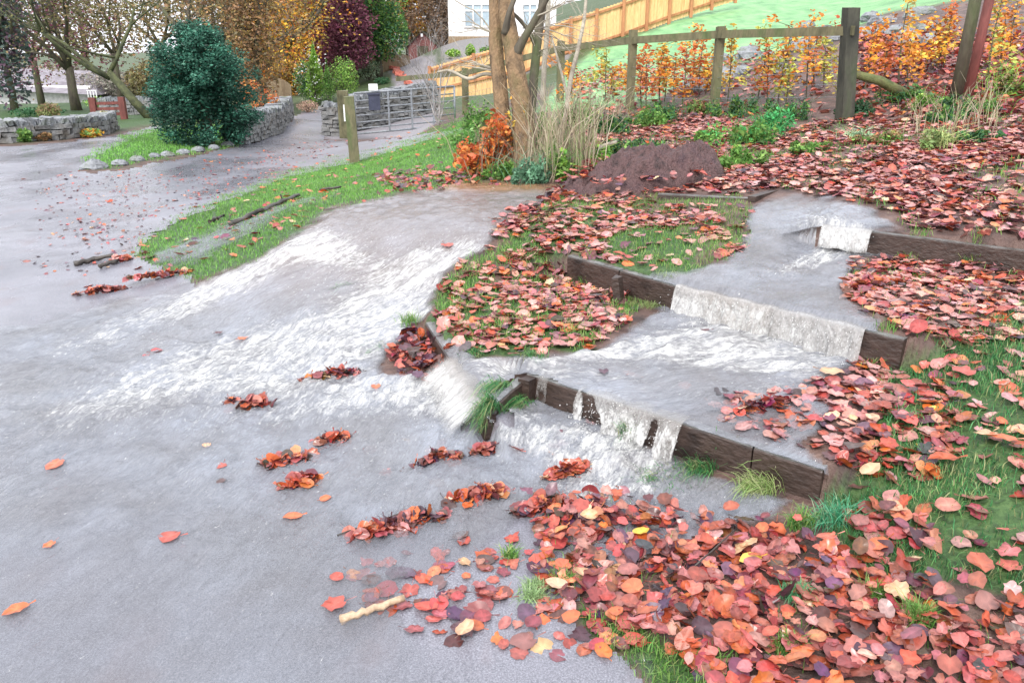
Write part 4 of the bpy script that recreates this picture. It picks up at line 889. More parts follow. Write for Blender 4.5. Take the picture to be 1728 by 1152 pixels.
def bush(name, px, py, wpx, hpx, cols, label, cat='shrub', n=1500, leaf=.04, shape='ell', Z=None, group=None, flowers=None, lump=0, stem=True):
    b = G(px, py) if Z is None else GZ(px, Z)
    if Z is None: Z = proj(b)[2]
    rs = np.random.RandomState(int(px*3+py)); wr, hr = wpx*Z/F/2, hpx*Z/F/2
    if name == 'weed_clump': hr *= 1.35; wr *= 1.1
    o = thing(name, label, cat, b, group)
    if stem:
        s_ = MB(); 
        for k in range(5): e = b+np.array([rs.normal(0, wr*.4), rs.normal(0, wr*.4), hr*1.3]); s_.tube([b-(0, 0, .03), (b+e)/2+rs.normal(0, wr*.08, 3), e], [wr*.05, wr*.035, wr*.015], 5)
        s_.build('stem', M_BARKD, o)
    m = MB()
    if name == 'weed_clump':
        for k in range(9):
            q = rs.uniform(.2, .5); hk = hr*rs.uniform(.25, 1.0); dx, dy = rs.normal(0, wr*.55), rs.normal(0, wr*.5)
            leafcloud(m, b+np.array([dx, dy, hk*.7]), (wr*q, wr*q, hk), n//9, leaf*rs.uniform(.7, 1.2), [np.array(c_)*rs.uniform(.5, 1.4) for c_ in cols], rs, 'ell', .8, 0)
        for k in range(40):
            dx, dy = rs.normal(0, wr*.6), rs.normal(0, wr*.6); L = hr*rs.uniform(.8, 2.2); p0 = b+np.array([dx, dy, -.01]); m.tube([p0, p0+np.array([rs.normal(0, .2), rs.normal(0, .2), .6])*L, p0+np.array([rs.normal(0, .5), rs.normal(0, .5), .95])*L], [.003, .0025, .001], 3, col=np.array(cols[0])*rs.uniform(.8, 2))
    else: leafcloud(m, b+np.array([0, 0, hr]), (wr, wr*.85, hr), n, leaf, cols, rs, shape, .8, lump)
    m.build('foliage', M_FOL, o)
    if flowers: f = MB(); leafcloud(f, b+np.array([0, 0, hr]), (wr*1.04, wr*.9, hr*1.04), flowers, leaf*.9, [(.85, .85, .82)], rs); tag(f.build('flowers', M_FOL, o), kind='stuff')
    return o
for px, Z, w_, h_, cs, lab in ((20,55,150,90,[(.30,.26,.28),(.22,.20,.2)],'grey mauve thicket at the far left'),(120,58,150,80,[(.28,.25,.22),(.35,.3,.3)],'pinkish thicket behind the gnarled tree'),(215,52,130,70,[(.2,.2,.16),(.26,.22,.2)],'dull thicket behind the left gate'),
        (300,48,130,95,OLIVE,'olive thicket behind the holly'),(400,46,120,110,OLIVE+BROWN,'brown olive thicket right of the holly'),(470,44,100,110,BROWN+GOLD,'tan thicket behind the slim beech'),(530,50,110,100,GOLD,'gold thicket left of the purple beech'),(600,52,110,90,BROWN+PURP,'brown thicket under the purple beech'),
        (640,66,80,80,BROWN+ORNG,'russet thicket behind the dark green tree'),(720,74,110,60,BROWN,'brown thicket behind the shed'),(445,30,60,70,BROWN+ORNG,'rusty undergrowth behind the curved wall'),(500,34,60,56,BROWN+GOLD,'yellow brown undergrowth left of the drive'),(600,44,70,50,BROWN+OLIVE,'brown undergrowth beside the upper drive')):
    bush('thicket', px, 0, w_, h_*(.7 if px < 350 else 1), cs, lab, 'thicket', n=5200, leaf=.11 if Z > 40 else .06, Z=Z, group='thickets behind the gardens', stem=False)
for px, Z, w_, h_, cs, lab in ((770,42,24,14,LIME,'lime shrub left under the house windows'),(797,41,16,20,LIME,'small upright lime shrub under the house'),(826,41,30,14,GRN,'green shrub right under the house windows'),(938,36,30,34,DKG,'dark round bush behind the board fence'),(968,36,26,24,DKG+GRN,'smaller round bush behind the board fence'),(1010,38,50,34,LIME,'lime green bush behind the top of the board fence'),(890,36,40,20,GRN+BROWN,'low planting behind the twin trunks'),(760,34,30,10,BROWN+GRN,'low planting left of the bare sapling')):
    bush('shrub', px, 0, w_, h_, cs, lab, n=900, leaf=.06, Z=Z, group='shrubs around the white house', stem=False)
# the big holly
b = GZ(360, 15.6); o = thing('holly_bush', 'large rounded dark green holly on the lawn island', 'bush', b)
m = MB(); m.tube([b-(0, 0, .05), b+(0, 0, 1.0)], [.12, .08], 8); m.build('trunk', M_BARKD, o)
rs = np.random.RandomState(88); m = MB()
for k in range(120):
    th = rs.uniform(0, 6.28); ph = math.asin(rs.uniform(-.93, 1)); rr = .90*math.cos(ph)**.75*rs.uniform(.78, 1.06)*(1.04-.16*math.sin(ph)); zz = 1.06+1.02*math.sin(ph)*rs.uniform(.95, 1.06)
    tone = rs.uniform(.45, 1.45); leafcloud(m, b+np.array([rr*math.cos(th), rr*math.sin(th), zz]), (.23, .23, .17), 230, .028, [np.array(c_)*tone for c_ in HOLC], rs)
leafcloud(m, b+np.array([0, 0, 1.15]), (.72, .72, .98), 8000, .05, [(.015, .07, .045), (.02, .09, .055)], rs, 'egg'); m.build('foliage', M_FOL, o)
for a in (('shrub',525,170,56,66,DKG+GRN,'white flowering round shrub beside the drive','shrub',1500,.05),('conifer',535,176,44,98,LIME,'lime green conifer behind the white flowering shrub','conifer',1700,.05,'cone'),
          ('conifer',556,178,30,72,GRN,'narrow dark green conifer in front of the lime one','conifer',1500,.035,'cone'),('shrub',583,170,52,70,LIME+GRN,'yellow green feathery shrub next to the narrow conifer','shrub',2200,.035),
          ('shrub',622,136,44,38,[(.28,.38,.24),(.36,.45,.3),(.22,.32,.2)],'grey green rounded shrub by the red edging','shrub',1500,.05),('shrub',645,143,28,12,DKG,'low clipped dark green mound by the drive','shrub',700,.04),
          ('shrub',640,112,26,30,LIME,'small light green shrub beside the top of the drive','shrub',800,.05),('shrub',572,118,50,44,BROWN+GRN,'brown leaved shrub behind the feathery one','shrub',1100,.07),('shrub',596,112,46,40,BROWN+GOLD,'russet shrub halfway up the drive','shrub',1100,.07),
          ('shrub',405,188,24,14,[(.5,.3,.22)],'small pink heather clump on the wall end','shrub',300,.04),('shrub',520,190,40,20,[(.5,.33,.26),(.4,.28,.2)],'pinkish dead shrub on the bank behind the stone wall','shrub',700,.03)):
    bush(*a, group='garden shrubs', flowers=170 if 'white' in a[6] else None)
for px, py, w_, h_, cs, lab in ((60,196,90,14,DKG,'long low dark hedge at the far left'),(170,182,60,18,GRN+LIME,'leafy green shrub above the left garden gate'),(85,200,40,26,[(.3,.2,.12),(.22,.25,.1)],'brown heathery mound on the left wall'),
                                (100,232,50,24,LIME+GRN,'bright green fern below the left wall'),(40,240,30,24,GRN,'mid green plant at the left edge of the verge'),(150,232,44,14,GOLD+GRN,'yellowing plant at the wall end'),(180,222,22,34,[(.5,.45,.3),(.42,.4,.24)],'straw coloured grass plant at the wall end'),
                                (72,238,30,14,BROWN,'brown bracken under the left wall'),(235,188,36,12,[(.6,.66,.5),(.2,.35,.14)],'white flowered low plant near the left gate'),(250,170,34,26,DKG+GRN,'dark shrub tucked against the holly')):
    bush('shrub', px, py, w_, h_, cs, lab, n=700, leaf=.05, group='garden plants at the left', stem=False)

# ------------------------------------------------------------------ dry stone walls
def stonewall(path, hgt, thick, label, sz=.16, cap=True, grp=None, mat=M_STONE, mossc=False):
    P3 = [np.array(G(*p[:2])) if len(p) == 2 else GZ(p[0], p[2]) for p in path]; o = thing('stone_wall', label, 'stone wall', P3[0], grp); rs = np.random.RandomState(int(P3[0][0]*100) % 999)
    m = MB(); cp = MB(); cores = MB()
    for a, b in zip(P3[:-1], P3[1:]):
        L = np.linalg.norm((b-a)[:2]); d = (b-a)/L; ang = math.atan2(d[1], d[0]); n = max(1, int(L/sz)); rows = max(2, int(hgt/(sz*.48)))
        mid = (a+b)/2; cores.box((mid[0], mid[1], mid[2]+hgt*.45), (L, thick*.7, hgt*.88), ang)
        for r_ in range(rows):
            s = rs.uniform(-.5, 0)*sz
            while s < L:
                w_ = sz*rs.uniform(.5, 1.6); q = a+d*min(L, s+w_/2); z = q[2]+hgt*(r_+.5)/rows; hh_ = hgt/rows
                for sd_ in (-1, 1):
                    m.box((q[0]-math.sin(ang)*sd_*thick*.36, q[1]+math.cos(ang)*sd_*thick*.36, z), (w_*.94, thick*.34*rs.uniform(.9, 1.35), hh_*rs.uniform(.75, 1.0)), ang+rs.normal(0, .06), jit=.01)
                s += w_
        if cap:
            s = 0
            while s < L:
                w_ = sz*rs.uniform(.3, .6); q = a+d*s; cp.box((q[0], q[1], q[2]+hgt+sz*.28), (w_*.9, thick*1.02, sz*rs.uniform(.5, .9)), ang+rs.normal(0, .1), rs.normal(.2, .12), jit=.014); s += w_
    cores.build('wall_core', M_POSTD, o); m.build('wall_stones', mat, o)
    if cap: cp.build('coping_stones', M_ROCK, o)
    return o
stonewall([(405,0,16.4),(440,0,18.0),(470,0,20),(492,0,23)], .50, .4, 'curved grey dry stone wall right of the holly')
stonewall([(555,0,20.2),(578,0,20.2)], .68, .45, 'short stone wall end beside the timber gate post', .18)
stonewall([(598,0,21.6),(668,0,23.4),(735,0,24.4)], .75, .4, 'mossy stone wall seen through the metal gate', .2)
stonewall([(-60,244),(20,240),(110,234),(165,228),(184,219)], .30, .4, 'low curved stone wall of the left garden', .18)
stonewall([(195,0,27),(285,0,26)], .42, .35, 'low brown stone wall behind the left driveway', .18)
# boulders edging the lawn island
for i, (px, py, w_, lab) in enumerate(((160,284,44,'largest grey boulder at the left tip of the lawn island'),(203,279,26,'rounded boulder next to the largest one'),(232,272,24,'dark boulder, third from the tip of the island'),(262,266,20,'small boulder in the middle of the island edge'),(284,264,22,'leaf strewn boulder in the middle of the island edge'),
        (310,260,22,'pale flat boulder nearing the holly'),(335,256,24,'angular boulder below the holly'),(362,252,20,'low boulder below the right of the holly'),(385,247,22,'mossy boulder close to the wall'),(410,244,26,'flat boulder at the foot of the wall'))):
    c = G(px, py); Z = proj(c)[2]; r = w_*Z/F/2; rs = np.random.RandomState(i+40); m = MB(); V = []; 
    for a in range(7):
        for b_ in range(12):
            ph = math.pi*a/6; th = 2*math.pi*b_/12; k = 1+.22*(vnoise(math.cos(th)*2+i*5, math.sin(th)*2+ph*2, i)-.5)*2; V.append(c+np.array([r*k*math.sin(ph)*math.cos(th), r*.8*k*math.sin(ph)*math.sin(th), r*.55*math.cos(ph)*k+.02]))
    m.add(V, [(a*12+b_, a*12+(b_+1) % 12, (a+1)*12+(b_+1) % 12, (a+1)*12+b_) for a in range(6) for b_ in range(12)])
    tag(m.build('boulder', M_ROCK, origin=c), lab, 'boulder', 'boulders edging the lawn island')

# ------------------------------------------------------------------ gate, posts, letterbox
def post(m, px, Z, h, w_, lean=0, top=0):
    b = GZ(px, Z); m.box((b[0]+lean/2, b[1], b[2]+h/2-.1), (w_, w_, h+.2), .2, jit=.004, tilt=lean/h); return b
b = GZ(588, 19.6); m = MB(); m.box((b[0], b[1], b[2]+.45), (.26, .22, 1.3), .1, jit=.006); tag(m.build('gate_post', M_POST, origin=b), 'thick weathered timber post hanging the metal gate', 'post')
b = G(604, 274); m = MB(); m.box((b[0]-.06, b[1], b[2]+.43), (.15, .14, 1.1), .15, jit=.004, tilt=.03); o = m.build('marker_post', M_POST, origin=b)
tag(o, 'leaning mossy post standing on the grass in front of the gate', 'post')
m = MB(); m.box((b[0]-.145, b[1]-.05, b[2]+.74), (.02, .04, .24), 0); m.build('white_band', M_PAPER, o)
g0, g1 = GZ(606, 19.5), GZ(770, 20.6); g0[2] = GZ(604, 19.5)[2]+.12; g1[2] = g0[2]+.12
go = thing('metal_gate', 'galvanised seven bar field gate across the driveway', 'gate', g0)
f = MB(); Hg = .93; up = np.array([0, 0, 1.])
f.tube([g0, g0+up*Hg, ], .028, 8); f.tube([g1, g1+up*Hg], .028, 8); f.tube([g0+up*Hg, g1+up*Hg], .026, 8); f.tube([g0, g1], .024, 8); f.build('gate_frame', M_METAL, go, smooth=True)
for k in range(1, 6): r_ = MB(); z = Hg*(k/6)**1.15; r_.tube([g0+up*z, g1+up*z], .017, 8); r_.build('rail', M_METAL, go, smooth=True)
for k in (.33, .56, .78): r_ = MB(); q = g0*(1-k)+g1*k-np.array([0, .03, 0]); r_.bar(q, q+up*Hg, .045, .012); r_.build('upright_bar', M_METAL, go)
q = g0*.80+g1*.20; lb = thing('letterbox', 'dark blue box hung on the gate', 'letterbox', q+up*.5)
m = MB(); m.box((q[0], q[1]-.10, q[2]+.70), (.27, .14, .36), .1); m.build('box_body', M_BOX, lb)
m = MB(); m.box((q[0], q[1]-.11, q[2]+.89), (.30, .18, .03), .1, tilt=.05); m.build('lid', M_BOX, lb)
m = MB(); m.box((q[0]-.02, q[1]-.06, q[2]+1.04), (.21, .012, .15), .1); tag(m.build('notice', M_PAPER, origin=q+up*1.0), 'small white notice fixed above the letterbox on the gate', 'notice')

# ------------------------------------------------------------------ rail fence on the bank
fb = [(1412,206,9.2,1.22,.155),(1204,192,11,1.12,.105),(1063,188,12,1.14,.105),(945,172,14,1.0,.12),(786,197,17,.98,.14)]
fo_ = thing('rail_fence', 'weathered post and rail fence with stock wire along the bank', 'fence', P(1410, 206, 9.2))
tops = []
for px, py, Z, h, w_ in fb:
    b = GZ(px, Z); q = P(px, py, Z); b = np.array([q[0], q[1], min(b[2], q[2])]); z1 = q[2]+h; m = MB()
    lean = .09 if px == 1412 else .0; m.box((b[0]+lean/2, b[1], (b[2]-.15+z1)/2), (w_, w_, z1-b[2]+.15), .1, jit=.006, tilt=lean); tag(m.build('post', M_POSTD if px == 1412 else M_POST, fo_), 'thick dark corner post' if px == 1412 else None)
    tops.append(np.array([b[0]+lean*.8, b[1]-w_/2-.02, z1])); 
rz_ = [.24, .10, .14, .12, .10]
for i in range(4):
    a, b = tops[i]-(0, 0, rz_[i]), tops[i+1]-(0, 0, rz_[i+1]); m = MB(); m.bar(a-(0.06 if i == 0 else 0, 0, 0), b, .04, .10); m.build('rail', M_POST, fo_)
a = tops[4]-(0, 0, .10); m = MB(); m.bar(a, a+np.array([-1.6, 1.2, -.15]), .04, .10); m.build('rail', M_POST, fo_)
m = MB()
for i in range(4):
    for dz in (.38, .52, .66, .8, .94): m.tube([tops[i]-(0, -.03, dz), tops[i+1]-(0, -.03, dz*.98)], .0022, 4)
m.build('stock_wire', M_METAL, fo_)
q0 = P(1440, 125, 9.3); q1 = P(1525, 158, 9.6); m = MB(); m.tube([q0, q0*.5+q1*.5+(0, 0, .03), q1, q1+(.12, .1, -.1)], [.045, .055, .062, .065], 10, .08)
tag(m.build('strut_log', m_two('moss_log', (.06,.08,.025), (.13,.14,.05), 8, .8, .5, .01, c=(.08,.06,.035)), origin=q1, smooth=True), 'mossy round log bracing the corner fence post', 'log')
b = GZ(1588, 9.4); m = MB(); m.tube([b-(0, 0, .1), b+(.02, 0, .9), b+(.03, 0, 2.2)], [.075, .066, .062], 10, .05); tag(m.build('trunk_post', M_BARKD, origin=b, smooth=True), 'straight dark pole at the upper right, left one of a pair', 'pole')
b = GZ(1606, 8.9); m = MB(); m.tube([b-(0, 0, .1), b+(.04, 0, .9), b+(.1, 0, 2.2)], [.05, .05, .048], 10, .03); tag(m.build('metal_pole', M_RED, origin=b, smooth=True), 'leaning reddish pole at the upper right, right one of a pair', 'pole')

# ------------------------------------------------------------------ close board fence
pts = [(727,178,33),(800,156,33.3),(880,132,33.5),(925,110,33.5),(962,95,33.5),(1005,82,33.5),(1050,67,33.5),(1090,52,33.6),(1128,38,33.7),(1165,26,34),(1200,14,34.3),(1240,2,34.6)]
P3 = [P(*a) for a in pts]; fo_ = thing('board_fence', 'new orange brown close board fence climbing the garden', 'fence', P3[0]); bm_ = MB(); hF = 1.48
for i in range(len(P3)-1):
    a, b = P3[i], P3[i+1]; L = np.linalg.norm(b-a); n = int(L/.14)
    for k in range(n):
        q = a+(b-a)*(k+.5)/n; bm_.box((q[0], q[1]+RNG.normal(0, .006)+(.02 if k % 2 else 0), q[2]+hF/2), (L/n*.96, .022, hF), 0, jit=.002)
bm_.build('boards', M_BOARD, fo_)
for a, b in zip(P3[:-1], P3[1:]):
    for dz in (.22, hF-.12): m = MB(); m.bar(a+np.array([0, -.05, dz]), b+np.array([0, -.05, dz]), .05, .09); m.build('rail', M_FPOST, fo_)
for q in P3: m = MB(); m.box((q[0], q[1]-.09, q[2]+hF/2-.02), (.13, .12, hF+.16), 0); m.build('post', M_FPOST, fo_)
# low sloping orange fence in front of the house drive
A, B = P(735, 180, 30), P(870, 150, 30); o = thing('garden_fence', 'low dark stained fence sloping behind the twin trunks', 'fence', A)
m = MB(); n = 22
for k in range(n): q = A+(B-A)*(k+.5)/n; m.box((q[0], q[1], q[2]+.3), (.125, .02, .8), 0)
m.build('boards', M_BOARD, o); m = MB(); m.bar(A+(0, -.05, .62), B+(0, -.05, .62), .05, .08); m.build('rail', M_FPOST, o)

# ------------------------------------------------------------------ house, shed, bungalow, screens
zb = P(790, 68, 45)[2]; x0 = P(757, 60, 45)[0]; x1 = P(938, 60, 45)[0]; y0 = P(790, 60, 45)[1]
o = thing('white_house', 'white rendered house above the garden fence', 'house', (x0, y0, zb))
m = MB(); m.box(((x0+x1)/2, y0+3.5, zb+2.4), (x1-x0, 7, 5.4)); m.build('wall', M_WHITE, o)
m = MB(); m.box(((x0+x1)/2, y0+3.5, zb-.1), (x1-x0+.05, 7.05, .6)); m.build('plinth', M_SCREEN, o)
m = MB(); xa, xb = x0-.4, x1+.4; m.add([(xa, y0-.5, zb+5.1), (xb, y0-.5, zb+5.1), (xb, y0+3.5, zb+7.2), (xa, y0+3.5, zb+7.2), (xa, y0+7.5, zb+5.1), (xb, y0+7.5, zb+5.1)], [(0, 1, 2, 3), (3, 2, 5, 4), (0, 3, 4), (1, 5, 2)]); m.build('roof', M_SLATE, o)
for px, w_ in ((806, 1.45), (900, 1.2)):
    q = P(px, 27, 44.9); wn = MB(); wn.box((q[0], y0-.01, q[2]), (w_-.12, .05, 1.05)); wf = MB()
    for dx in (-w_/2, -w_/6, w_/6, w_/2): wf.box((q[0]+dx, y0-.045, q[2]), (.08, .06, 1.2))
    for dz in (-.58, .25, .58): wf.box((q[0], y0-.05, q[2]+dz), (w_+.08, .07, .08))
    ob = wf.build('window_frame', M_PAPER, o); ORG[ob.name] = ORG[o.name]; wn.build('pane', M_GLASS, ob)
s0 = P(690, 97, 60); s1 = P(738, 97, 60); ym = s0[1]; zb = s0[2]-.3; ap = P(712, 55, 60)[2]; ea = P(690, 78, 60)[2]
o = thing('brick_shed', 'small dark red gabled shed at the top of the drive', 'shed', s0); m = MB(); xa, xb, xm = s0[0], s1[0], (s0[0]+s1[0])/2
m.add([(xa, ym, zb), (xb, ym, zb), (xb, ym, ea), (xm, ym, ap), (xa, ym, ea), (xa, ym+3, zb), (xb, ym+3, zb), (xb, ym+3, ea), (xm, ym+3, ap), (xa, ym+3, ea)],
      [(0, 1, 2, 3, 4), (9, 8, 7, 6, 5), (0, 5, 6, 1), (1, 6, 7, 2), (0, 4, 9, 5)]); m.build('wall', M_BRICK, o)
m = MB()
for sx, xe in ((-1, xa), (1, xb)):
    e = xe+sx*.2; m.add([(e, ym-.15, ea-.12), (xm, ym-.15, ap+.02), (xm, ym+3.1, ap+.02), (e, ym+3.1, ea-.12), (e, ym-.15, ea-.04), (xm, ym-.15, ap+.1), (xm, ym+3.1, ap+.1), (e, ym+3.1, ea-.04)], [(0, 1, 2, 3), (4, 7, 6, 5), (0, 4, 5, 1), (3, 2, 6, 7), (0, 3, 7, 4)])
m.build('roof', M_BARKD, o)
m = MB(); m.box((xm, ym-.03, ea-.45), (.8, .04, .9)); m.build('door', M_BARKD, o); q = P(713, 60, 59.8); m = MB(); m.box((q[0], ym-.18, q[2]), (.16, .03, .22)); m.build('lamp_housing', M_PAPER, o)
# far bungalow at the left
A, B = P(66, 172, 48), P(135, 160, 48); o = thing('bungalow', 'pale bungalow with a long low roof behind the left garden', 'bungalow', A); m = MB(); m.box(((A[0]+B[0])/2-2, A[1]+3, A[2]-.4), (abs(B[0]-A[0])+5, 5, 2.6)); m.build('wall', M_WHITE, o)
m = MB(); xa, xb = A[0]-5, B[0]+1.2; z = A[2]+.8; m.add([(xa, A[1]-.2, z), (xb, A[1]-.2, z-.4), (xb-1.4, A[1]+3, z+.9), (xa, A[1]+3, z+1.1), (xa, A[1]+6.2, z), (xb, A[1]+6.2, z-.4)], [(0, 1, 2, 3), (3, 2, 5, 4), (1, 5, 2), (0, 3, 4)]); m.build('roof', M_SLATE, o)
q = P(155, 158, 40); w0 = q[0]; m = MB()
for k in range(4): m.box((w0-.2+k*.14, q[1], q[2]-.05), (.035, .035, .4))
m.box((w0, q[1], q[2]+.14), (.5, .04, .035)); tag(m.build('garden_rail', M_PAPER, origin=q), 'short white railing beside the gnarled tree', 'railing')
for px, Z, w_, h_, lab in ((485, 26.5, 40, 44, 'curved willow screen panel behind the curved stone wall'), (678, 44, 44, 24, 'brown fence panel beside the brick shed')):
    b = GZ(px, Z); W_ = w_*Z/F; hh_ = h_*Z/F; m = MB(); n = 16; V = []
    for k in range(n+1):
        u = k/n; x = b[0]-W_/2+W_*u; top = hh_*(.62+.38*math.sin(math.pi*min(1, u*.7+.2))); V += [(x, b[1]-.02, b[2]-.2), (x, b[1]-.02, b[2]+top), (x, b[1]+.04, b[2]+top), (x, b[1]+.04, b[2]-.2)]
    m.add(V, [(k*4+i, (k+1)*4+i, (k+1)*4+(i+1) % 4, k*4+(i+1) % 4) for k in range(n) for i in range(4)]+[(0, 1, 2, 3), tuple(n*4+i for i in (3, 2, 1, 0))]); tag(m.build('screen_panel', M_SCREEN, origin=b), lab, 'fence panel')
# wooden gate at the left garden
A, B = GZ(178, 23.5), GZ(226, 23.5); o = thing('wooden_gate', 'low brown wooden gate of the left garden', 'gate', A)
for q in (A, B): m = MB(); m.box((q[0], q[1], q[2]+.24), (.16, .16, .75), .1, jit=.004); m.build('post', M_RED, o)
for dz in (.15, .3, .45): m = MB(); m.bar(A+(0, 0, dz), B+(0, 0, dz), .03, .08); m.build('rail', M_RED, o)
# red edging of the drive
m = MB(); L = [G(*p)+(0, 0, .08) for p in ((688,144),(680,134),(672,124),(664,114),(660,106))]
for a, b in zip(L[:-1], L[1:]):
    n = max(2, int(np.linalg.norm(b-a)/.36))
    for k in range(n): q = a+(b-a)*(k+.5)/n; m.box(q+RNG.normal(0, .05, 3)*(1, 1, .2), (.34, .22, .12), RNG.uniform(0, 1), jit=.02)
tag(m.build('red_border', M_BRICKRED, origin=L[0]), 'curving red brick border along the far drive', 'border')

# ------------------------------------------------------------------ the twin trunk tree by the pool
b = GZ(872, 8.1); o = thing('tree', 'tree with smooth tan twin trunks beside the brown pool', 'tree', b, None)
def pth(lst, Z): return [P(px, py, Z+(dz if len(r_) else 0)) for px, py, dz, *r_ in [(*l, 0) if len(l) == 3 else l for l in lst]]
def limb(lst, name='trunk', mat=M_BARK, par=o, n=12, rough=.03):
    Q = []; Rr = []
    for (x, y, Z, wpx) in lst: Q.append(P(x, y, Z)); Rr.append(wpx*Z/F/2)
    Q = np.array(Q); s = np.linspace(0, len(Q)-1, (len(Q)-1)*6+1); i = np.minimum(s.astype(int), len(Q)-2); fr = (s-i)[:, None]
    # smooth the path
    def cr(A):
        A = np.array(A); Ap = np.concatenate([[2*A[0]-A[1]], A, [2*A[-1]-A[-2]]]); p0, p1, p2, p3 = Ap[i], Ap[i+1], Ap[i+2], Ap[i+3]
        f_ = fr if A.ndim > 1 else fr[:, 0]; return .5*(2*p1+(p2-p0)*f_+(2*p0-5*p1+4*p2-p3)*f_**2+(3*p1-p0-3*p2+p3)*f_**3)
    m = MB(); m.tube(cr(Q), np.maximum(cr(Rr), .003), n, rough); return m.build(name, mat, par, smooth=True)
limb([(862,300,8.1,38),(852,230,8.1,28),(844,150,8.15,25),(837,80,8.2,24),(837,10,8.2,24),(832,-120,8.2,24),(820,-300,8.2,18)])
limb([(888,302,8.0,50),(885,240,8.0,38),(879,170,8.0,34),(869,110,8.0,31),(861,60,8.05,28),(853,0,8.1,26),(852,-120,8.1,26),(870,-300,8.2,18)])
limb([(868,96,8.0,20),(884,66,7.9,14),(905,30,7.8,12),(930,-20,7.7,10),(960,-100,7.7,7)], 'branch', M_BARKD)
limb([(852,58,8.0,14),(860,20,7.9,9),(880,-30,7.9,7)], 'branch', M_BARKD)
rs = np.random.RandomState(5)
def twigs(par, starts, n, L, r, seed=0, mat=M_TWIG):
    rs = np.random.RandomState(seed); m = MB()
    for (px, py, Z, dx, dz) in starts:
        p0 = P(px, py, Z); ends = []
        for k in range(n): d = np.array([dx+rs.normal(0, .3), rs.normal(0, .3), dz+rs.normal(0, .25)]); branches(m, p0, d/np.linalg.norm(d), L*rs.uniform(.7, 1.2), r, 2, rs, ends, .5, .05, 5, .25)
    m.build('twigs', mat, par)
twigs(o, [(842,60,8.2,-1,.4),(838,120,8.2,-1,.3),(880,60,8,1,.5),(900,30,7.8,.8,.3)], 3, .5, .009, 3)
b = GZ(893, 8.6); o2 = thing('tree', 'slender dark stemmed tree right of the twin trunks', 'tree', b)
limb([(893,290,8.6,22),(894,210,8.6,18),(902,120,8.6,16),(908,60,8.6,15),(916,0,8.6,14),(925,-150,8.6,11),(930,-300,8.6,8)], 'trunk', M_BARKD, o2)
limb([(906,80,8.6,9),(890,50,8.5,7),(868,25,8.5,6),(845,10,8.4,4)], 'branch', M_BARKD, o2); twigs(o2, [(910,50,8.6,.7,.6),(905,90,8.6,.8,.3)], 3, .45, .007, 4)
b = GZ(955, 9.4); o3 = thing('tree', 'thin grey sapling leaning right of the dark stem', 'tree', b)
limb([(952,215,9.4,8),(962,140,9.4,8),(976,80,9.4,7),(986,30,9.4,6),(992,-40,9.4,5)], 'trunk', M_TWIG, o3); limb([(958,165,9.4,5),(944,110,9.4,4),(930,60,9.4,3)], 'branch', M_TWIG, o3)
b = GZ(917, 9.8); o3 = thing('tree', 'pale stem standing behind the dark stemmed tree', 'tree', b); limb([(915,215,9.8,10),(918,120,9.8,9),(924,40,9.8,8),(926,-60,9.8,7)], 'trunk', M_TWIG, o3)
# bare pale garden shrub in front of the drive
b = GZ(742, 15.5); o3 = thing('bare_shrub', 'leafless pale twiggy sapling near the metal gate', 'shrub', b); m = MB(); rs = np.random.RandomState(9); ends = []
for k in range(6): d = np.array([rs.normal(0, .25), rs.normal(0, .2), 1]); branches(m, b, d/np.linalg.norm(d), 1.0, .014, 3, rs, ends, .4, .1)
m.build('branches', m_two('pale_twig', (.20,.18,.17), (.36,.34,.33), 8, .7, .2, .004), o3)
limb([(855,132,8.2,7),(820,125,8.3,6),(790,133,8.4,6),(760,120,8.4,5),(738,122,8.5,3)], 'branch', M_TWIG, o)
# dead stems and herbs around the trunks
def stems(px0, px1, py0, py1, n, hgt, cols, label, seed, wd=.004, lean=.3, name='dead_stems', cat='dead stems'):
    rs = np.random.RandomState(seed); m = MB(); c = G((px0+px1)/2, (py0+py1)/2)
    for k in range(n):
        q = G(rs.uniform(px0, px1), rs.uniform(py0, py1)) if k % 4 == 0 else q+np.array([rs.normal(0, .06), rs.normal(0, .06), 0]); L = hgt*rs.uniform(.4, 1.2); lx, ly = rs.normal(0, lean), rs.normal(0, lean)
        p1 = q+np.array([lx*.3*L, ly*.3*L, .55*L]); p2 = q+np.array([lx*L, ly*L, L*.95]); m.tube([q-(0, 0, .03), p1, p2], [wd, wd*.8, wd*.3], 4, col=np.array(cols[rs.randint(len(cols))])*rs.uniform(.7, 1.3))
    return tag(m.build(name, M_FOL, origin=c), label, cat, kind='stuff')
STR = [(.45,.38,.26),(.55,.48,.36),(.32,.25,.18),(.38,.42,.22)]
stems(890, 1000, 270, 305, 330, .75, STR, 'dry straw coloured stems crowding right of the twin trunks', 1)
stems(800, 900, 275, 300, 120, .5, [(.25,.18,.14),(.4,.32,.22)], 'brown stems tangled round the foot of the trunks', 2)
stems(1540, 1700, 180, 240, 120, .35, STR, 'straw stems on the bank below the poles', 3, .003)
stems(960, 1060, 180, 215, 60, .4, STR, 'thin stems in front of the rail fence', 4, .003)
OR2 = [(.55,.14,.04),(.62,.20,.06),(.45,.10,.04),(.66,.30,.08)]
b_ = bush('beech_sapling', 800, 298, 70, 62, OR2, 'bushy orange red beech sapling at the foot of the twin trunks', 'sapling', 700, .035, lump=3)
bush('beech_sapling', 838, 292, 54, 105, OR2, 'taller orange red beech sprig against the left trunk', 'sapling', 600, .032, lump=3)
bush('beech_sapling', 868, 285, 60, 125, [(.7,.35,.06),(.6,.45,.1)], 'sparse yellow orange sprigs in front of the right trunk', 'sapling', 60, .035)
